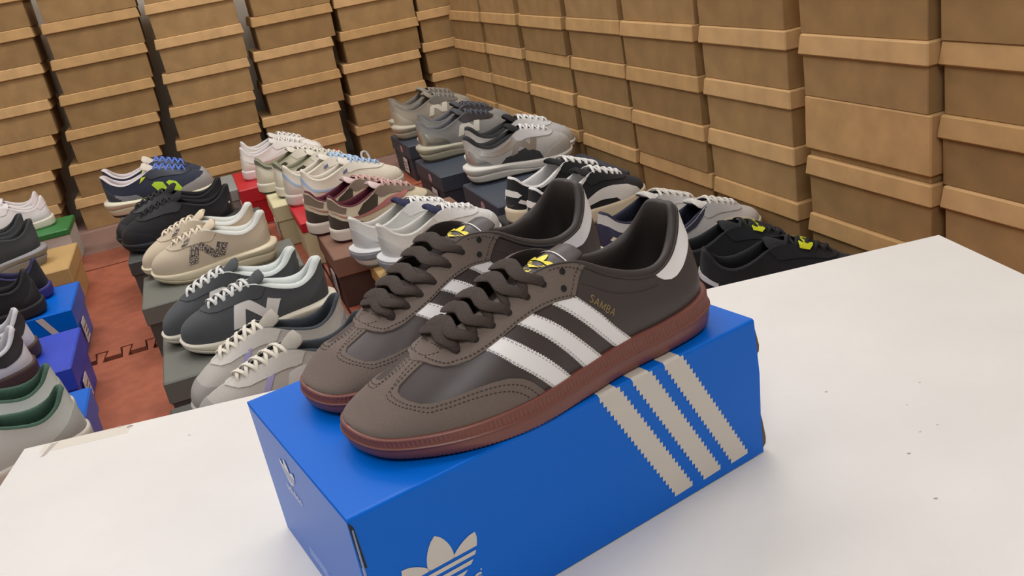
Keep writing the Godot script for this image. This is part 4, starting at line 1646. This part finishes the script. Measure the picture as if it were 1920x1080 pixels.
	pair(st, Vector2(.090, -3.120), Vector2(.360, -3.140), .13, "all white sneaker on the red box, in front of its pair", "all white sneaker behind its mate on the red box", "all white sneakers", .02)
	st = {"kind": "chunky", "upper": "h:d9d2bf", "lining": "c:8d8a70", "tongue": "c:ded8c8", "lace": "c:dbd6c8", "sole": ["f:e0d9c6", "f:3c4230"], "patches": [["toe_cap", "h:ded7c6", "T", MUDGUARD], ["heel_cup", "h:ddd5c0", "H", HEELCUP], ["heel_tab", "n:6f7060", "H", [0, .80, .12, .78, .20, .80, .26, .86, .26, .96, .12, .95, 0, .95], .001], ["lacing_panel", "h:dfd9c9", "E", EYESTAY], ["collar_patch", "n:4a4c3c", "A", [.30, .70, .36, .66, .40, .80, .38, .95, .33, .95], .001]]}
	pair(st, Vector2(.164, -2.737), Vector2(.440, -2.772), .13, "white sneaker with olive collar, in front of its pair on the cream box", "white sneaker with olive collar, behind its mate on the cream box", "white sneakers with olive collars", -.03, .108)
	st = {"kind": "chunky", "upper": "h:e2dac8", "lining": "c:e0d8c8", "tongue": "c:e2dccf", "lace": "c:a9c3e3", "sole": ["f:e2d6cc", "f:dcb9b0"], "patches": [["toe_cap", "h:e6dfcc", "T", MUDGUARD], ["heel_cup", "h:dfd6c8", "H", HEELCUP], ["side_mark", "h:a9c0de", "A", [.50, .26, .40, .30, .22, .36, .06, .60, .0, .70, .0, .80, .08, .74, .20, .52, .36, .42, .50, .38], .001], ["lacing_panel", "h:e5decf", "E", EYESTAY], ["side_badge", "f:5b6b86", "A", [.44, .70, .47, .70, .47, .80, .44, .80], .0025]]}
	pair(st, Vector2(.212, -2.482), Vector2(.500, -2.498), .13, "white sneaker with light blue laces and side line, in front of its pair", "white sneaker with light blue laces, behind its mate", "white sneakers with light blue trim", -.03)
	st = {"kind": "chunky", "upper": "h:d8ccb0", "lining": "c:5a1a2c", "tongue": "c:d9c3c0", "lace": "c:c9a49c", "sole": ["f:e0d4c8", "f:4a1c2c"], "patches": [["toe_cap", "n:8a7a66", "T", MUDGUARD], ["heel_cup", "n:4b3e34", "H", [0, .40, .08, .38, .20, .32, .32, .20, .36, .0, 0, .0]], ["heel_tab", "n:857262", "H", [0, .62, .12, .60, .22, .66, .24, .95, .12, .95, 0, .95], .001], ["side_mark", "h:b5706c", "A", SWOOSH, .0018], ["lacing_panel", "n:8a7868", "E", EYESTAY], ["collar_panel", "n:4b4034", "A", [.32, .40, .44, .46, .47, .90, .42, .96, .36, .92, .31, .64], .0006]]}
	pair(st, Vector2(.232, -2.120), Vector2(.508, -2.172), .13, "brown and cream sneaker with maroon lining and pink side mark, in front of its pair", "brown and cream sneaker with maroon lining, behind its dusty pink marked mate", "maroon lined sneakers", -.02)
	st = {"kind": "runner", "called": "running_shoe", "category": "running shoe", "upper": "c:dcdcd8", "lining": "c:d2d0ca", "tongue": "c:2c3054", "lace": "c:ecebe8", "sole": ["f:e4e4e4", "f:7d8478", "f:8d929c", .55, .95], "patches": [["toe_cap", "h:e0e0de", "T", MUDGUARD], ["heel_cup", "h:cfd0d0", "H", HEELCUP], ["lacing_panel", "c:e2e2e0", "E", EYESTAY], ["side_mark", "h:3e4048", "A", [.60, .20, .50, .14, .34, .20, .20, .26, .34, .24, .50, .22], .001]]}
	pair(st, Vector2(.288, -1.765), Vector2(.560, -1.812), .13, "white and grey running shoe with navy tongue, in front of its pair", "white and grey running shoe with navy tongue, behind its mate on the tan box", "white and grey running shoes", -.02, .108)
	# the row along the side wall, from the back
	var n_small := [.50, .26, .15, .42]
	st = {"kind": "runner", "called": "running_shoe", "category": "running shoe", "upper": "c:a49c8c", "lining": "c:7b756c", "tongue": "c:9b9486", "lace": "c:8d877c", "sole": ["f:bdb6a2", "f:7e7a68"], "patches": [["toe_cap", "n:aaa294", "T", MUDGUARD], ["heel_cup", "h:b9b09c", "H", HEELCUP], ["lacing_panel", "n:7e786e", "E", EYESTAY], ["emblem", "h:ddd6c6", "N", n_small]]}
	pair(st, Vector2(.662, -3.150), Vector2(.965, -3.215), .13, "taupe running shoe with pale emblem, nearest the corner, in front of its pair", "taupe running shoe behind its mate nearest the corner", "taupe running shoes", .05, .104)
	st = {"kind": "runner", "called": "running_shoe", "category": "running shoe", "upper": "c:8d8c88", "lining": "c:6a6a6c", "tongue": "c:55565c", "lace": "c:4c4e58", "sole": ["f:b6b19c", "f:77735f"], "patches": [["toe_cap", "n:9c978f", "T", MUDGUARD], ["heel_cup", "m:a9a8a0", "H", HEELCUP], ["lacing_panel", "m:5e6068", "E", EYESTAY], ["emblem", "h:d8d4c8", "N", n_small], ["side_overlay", "m:a5a399", "A", [.36, .05, .30, .50, .16, .62, .10, .5, .22, .05]]]}
	pair(st, Vector2(.633, -2.715), Vector2(.938, -2.740), .13, "silver grey running shoe with glossy dark lacing panel, in front of its pair", "silver grey running shoe behind its glossy laced mate", "silver grey running shoes", .05, .104)
	st = {"kind": "runner", "called": "running_shoe", "category": "running shoe", "upper": "c:b9b6b2", "lining": "c:1e1e20", "tongue": "c:222224", "lace": "c:e2e2e0", "sole": ["f:dfdcd4", "f:3c3d3c"], "pad": 2.4, "patches": [["toe_cap", "n:c9c2ba", "T", MUDGUARD], ["heel_cup", "m:c8c8c6", "H", HEELCUP], ["collar_panel", "m:d6d6d6", "A", [.20, .58, .34, .50, .46, .60, .48, .92, .42, .90, .34, .84, .22, .86], .0004], ["lacing_panel", "h:d2d2d0", "E", EYESTAY], ["side_panel", "c:3a3a3c", "A", [.34, .02, .38, .28, .50, .34, .58, .20, .60, .02], .0001], ["emblem", "m:b8b4ae", "N", n_small]]}
	pair(st, Vector2(.660, -2.310), Vector2(.965, -2.310), .13, "white and silver running shoe with black collar, in front of its pair", "white and silver running shoe behind its black collared mate", "white and silver running shoes", .045, .104)
	st = {"kind": "flat", "upper": "n:1c1d20", "lining": "c:dcdad8", "tongue": "c:1a1a1e", "lace": "c:e8e6e2", "sole": ["f:d9c9ae", "f:cdbb9c"], "patches": [["side_band", "h:dad6d2", "A", SWEEP, .0008], ["lacing_panel", "n:1d1e22", "E", EYESTAY], ["heel_patch", "h:e2e0dd", "H", [0, .40, .10, .40, .14, .52, .10, .60, 0, .62], .001], ["collar_edge", "h:e4e2de", "A", [.30, .93, .38, .91, .46, .93, .48, .99, .40, .985, .30, .985], .001]]}
	pair(st, Vector2(.602, -1.682), Vector2(.896, -1.738), .15, "black suede sneaker with white side band and cream sole, in front of its pair", "black suede sneaker with white laces, behind its mate on the black box", "black suede sneakers", .02, .104)
	st = {"kind": "flat", "upper": "h:c9c7c6", "lining": "c:22243a", "tongue": "c:e2e0da", "lace": "c:d9d5cc", "sole": ["f:d6cfb0", "f:c9c09e"], "patches": [["side_band", "h:ddd6c0", "A", SWEEP, .0008], ["lacing_panel", "h:c4c3c4", "E", EYESTAY], ["heel_patch", "h:2c2f48", "H", [0, .70, .10, .66, .22, .56, .30, .40, .34, .20, .36, .0, 0, .0]], ["collar_edge", "c:3a3d52", "A", [.32, .80, .40, .76, .47, .84, .48, .98, .40, .97, .32, .97], .001], ["side_print", "f:8e8c8a", "A", [.49, .66, .545, .62, .545, .68, .49, .72], .001]]}
	pair(st, Vector2(.735, -1.440), Vector2(1.025, -1.486), .10, "pale grey sneaker with cream side band and navy collar, in front of its pair", "pale grey sneaker behind its cream banded mate", "pale grey sneakers with cream bands", -.02, .104)
	st = {"kind": "low", "upper": "n:1b1d22", "lining": "c:16171b", "tongue": "c:191b20", "lace": "c:17181c", "sole": ["f:191a1d", "f:d8d5cc"], "patches": [["side_stripe", "f:c4c6cb", "H", [0, .30, .10, .28, .2, .26, .2, .40, .1, .42, 0, .44], .0008], ["lacing_panel", "n:1d1f25", "E", EYESTAY], ["tongue_badge", "f:d9e02a", "B", [.55, 0, .55, .16, .585, .20, .605, 0], .006], ["toe_cap", "n:1e2026", "T", MUDGUARD]]}
	pair(st, Vector2(.724, -1.246), Vector2(.990, -1.145), .10, "black sneaker with yellow tongue badge, in front of its pair", "black sneaker with yellow tongue badge, behind its mate by the side wall", "black sneakers with yellow badges", -.05, .101)
	# the row with heels to the aisle, cut by the picture's edge, from the back
	st = {"kind": "low", "upper": "h:e4dcdc", "lining": "c:e0d8d6", "tongue": "c:e4dcdc", "lace": "c:e6e0e0", "sole": ["f:e2d8c8", "f:d9ccb8"], "patches": [["heel_tab", "h:e6d6d4", "H", [0, .62, .10, .60, .20, .68, .22, .95, .1, .95, 0, .95], .0006], ["lacing_panel", "h:e6dfde", "E", EYESTAY], ["toe_cap", "h:e4dcda", "T", MUDGUARD]]}
	pair(st, Vector2(-.542, -3.190), Vector2(-.812, -3.160), .13, "white and pink sneaker on the green lidded box, in front of its pair", "white and pink sneaker behind its mate on the green lidded box", "white and pink sneakers", .02)
	st = {"kind": "runner", "called": "running_shoe", "category": "running shoe", "upper": "c:3d3e40", "lining": "c:353638", "tongue": "c:3a3b3d", "lace": "c:444547", "sole": ["f:8f8c8c", "f:a29f9e"], "patches": [["toe_cap", "h:47484a", "T", MUDGUARD], ["heel_cup", "c:404143", "H", HEELCUP], ["lacing_panel", "c:3a3b3d", "E", EYESTAY]]}
	pair(st, Vector2(-.512, -2.700), Vector2(-.790, -2.600), .13, "dark grey running shoe with grey sole on the tan box, in front of its pair", "dark grey running shoe behind its mate on the tan box", "dark grey running shoes", .0)
	st = {"kind": "low", "upper": "n:201f22", "lining": "c:1c1b1e", "tongue": "c:1f1e21", "lace": "c:232225", "sole": ["f:232225", "f:1c1b1d"], "patches": [["heel_cup", "h:262529", "H", HEELCUP], ["lacing_panel", "n:242327", "E", EYESTAY], ["toe_cap", "n:252428", "T", MUDGUARD], ["side_mark", "h:b08c92", "A", [.70, .10, .66, .30, .64, .30, .68, .10], .001]]}
	pair(st, Vector2(-.462, -2.215), Vector2(-.750, -2.160), .13, "black sneaker on the bright blue striped box, in front of its pair", "", "black sneakers on the blue box", .0)
	st = {"kind": "low", "upper": "n:232125", "lining": "c:2c2850", "tongue": "c:2b284c", "lace": "c:2b284c", "sole": ["f:3a3378", "f:332d6c"]}
	pair(st, Vector2(-.462, -2.335), Vector2(-.735, -2.320), .13, "dark sneaker with indigo heel and sole, behind the black sneaker on the blue box", "", "", .0)
	st = {"kind": "low", "upper": "h:d8d4d6", "lining": "c:c9c7cc", "tongue": "c:d6d4d6", "lace": "c:dedbdc", "sole": ["f:4a3632", "f:43302c"], "patches": [["heel_tab", "h:2a2528", "H", [0, .60, .08, .56, .16, .44, .28, .40, .33, .52, .34, .95, .2, .95, .1, .95, 0, .95], .0006], ["lacing_panel", "n:cfcac9", "E", EYESTAY], ["toe_cap", "n:c6bfbb", "T", MUDGUARD], ["stripe", "h:2a2528", "A", [.628, .56, .557, .03, .52, .03, .60, .58]], ["stripe", "h:2a2528", "A", [.57, .58, .49, .03, .45, .03, .545, .56]], ["stripe", "h:2a2528", "A", [.51, .54, .417, .03, .381, .03, .47, .55]]]}
	pair(st, Vector2(-.428, -1.800), Vector2(-.700, -1.705), .13, "white and black sneaker with dark gum sole, in front of its pair", "white and black sneaker behind its mate on the violet blue box", "white and black sneakers", -.03, .102)
	st = {"kind": "flat", "upper": "h:c6cac4", "lining": "c:3c5a4a", "tongue": "c:d2dcd8", "lace": "c:d8dcd6", "sole": ["f:d6cec2", "f:cbc2b4"], "patches": [["heel_cup", "n:bfc0ba", "H", [0, .60, .12, .56, .22, .40, .30, .20, .34, 0, 0, 0]], ["lacing_panel", "n:bcc0bb", "E", EYESTAY], ["toe_cap", "n:bdbdb6", "T", MUDGUARD]]}
	pair(st, Vector2(-.300, -1.400), Vector2(-.585, -1.320), .13, "pale grey sneaker with green lining, in front of its pair beside the table corner", "pale grey sneaker with green lining, behind its mate", "green lined sneakers", .0, .105)
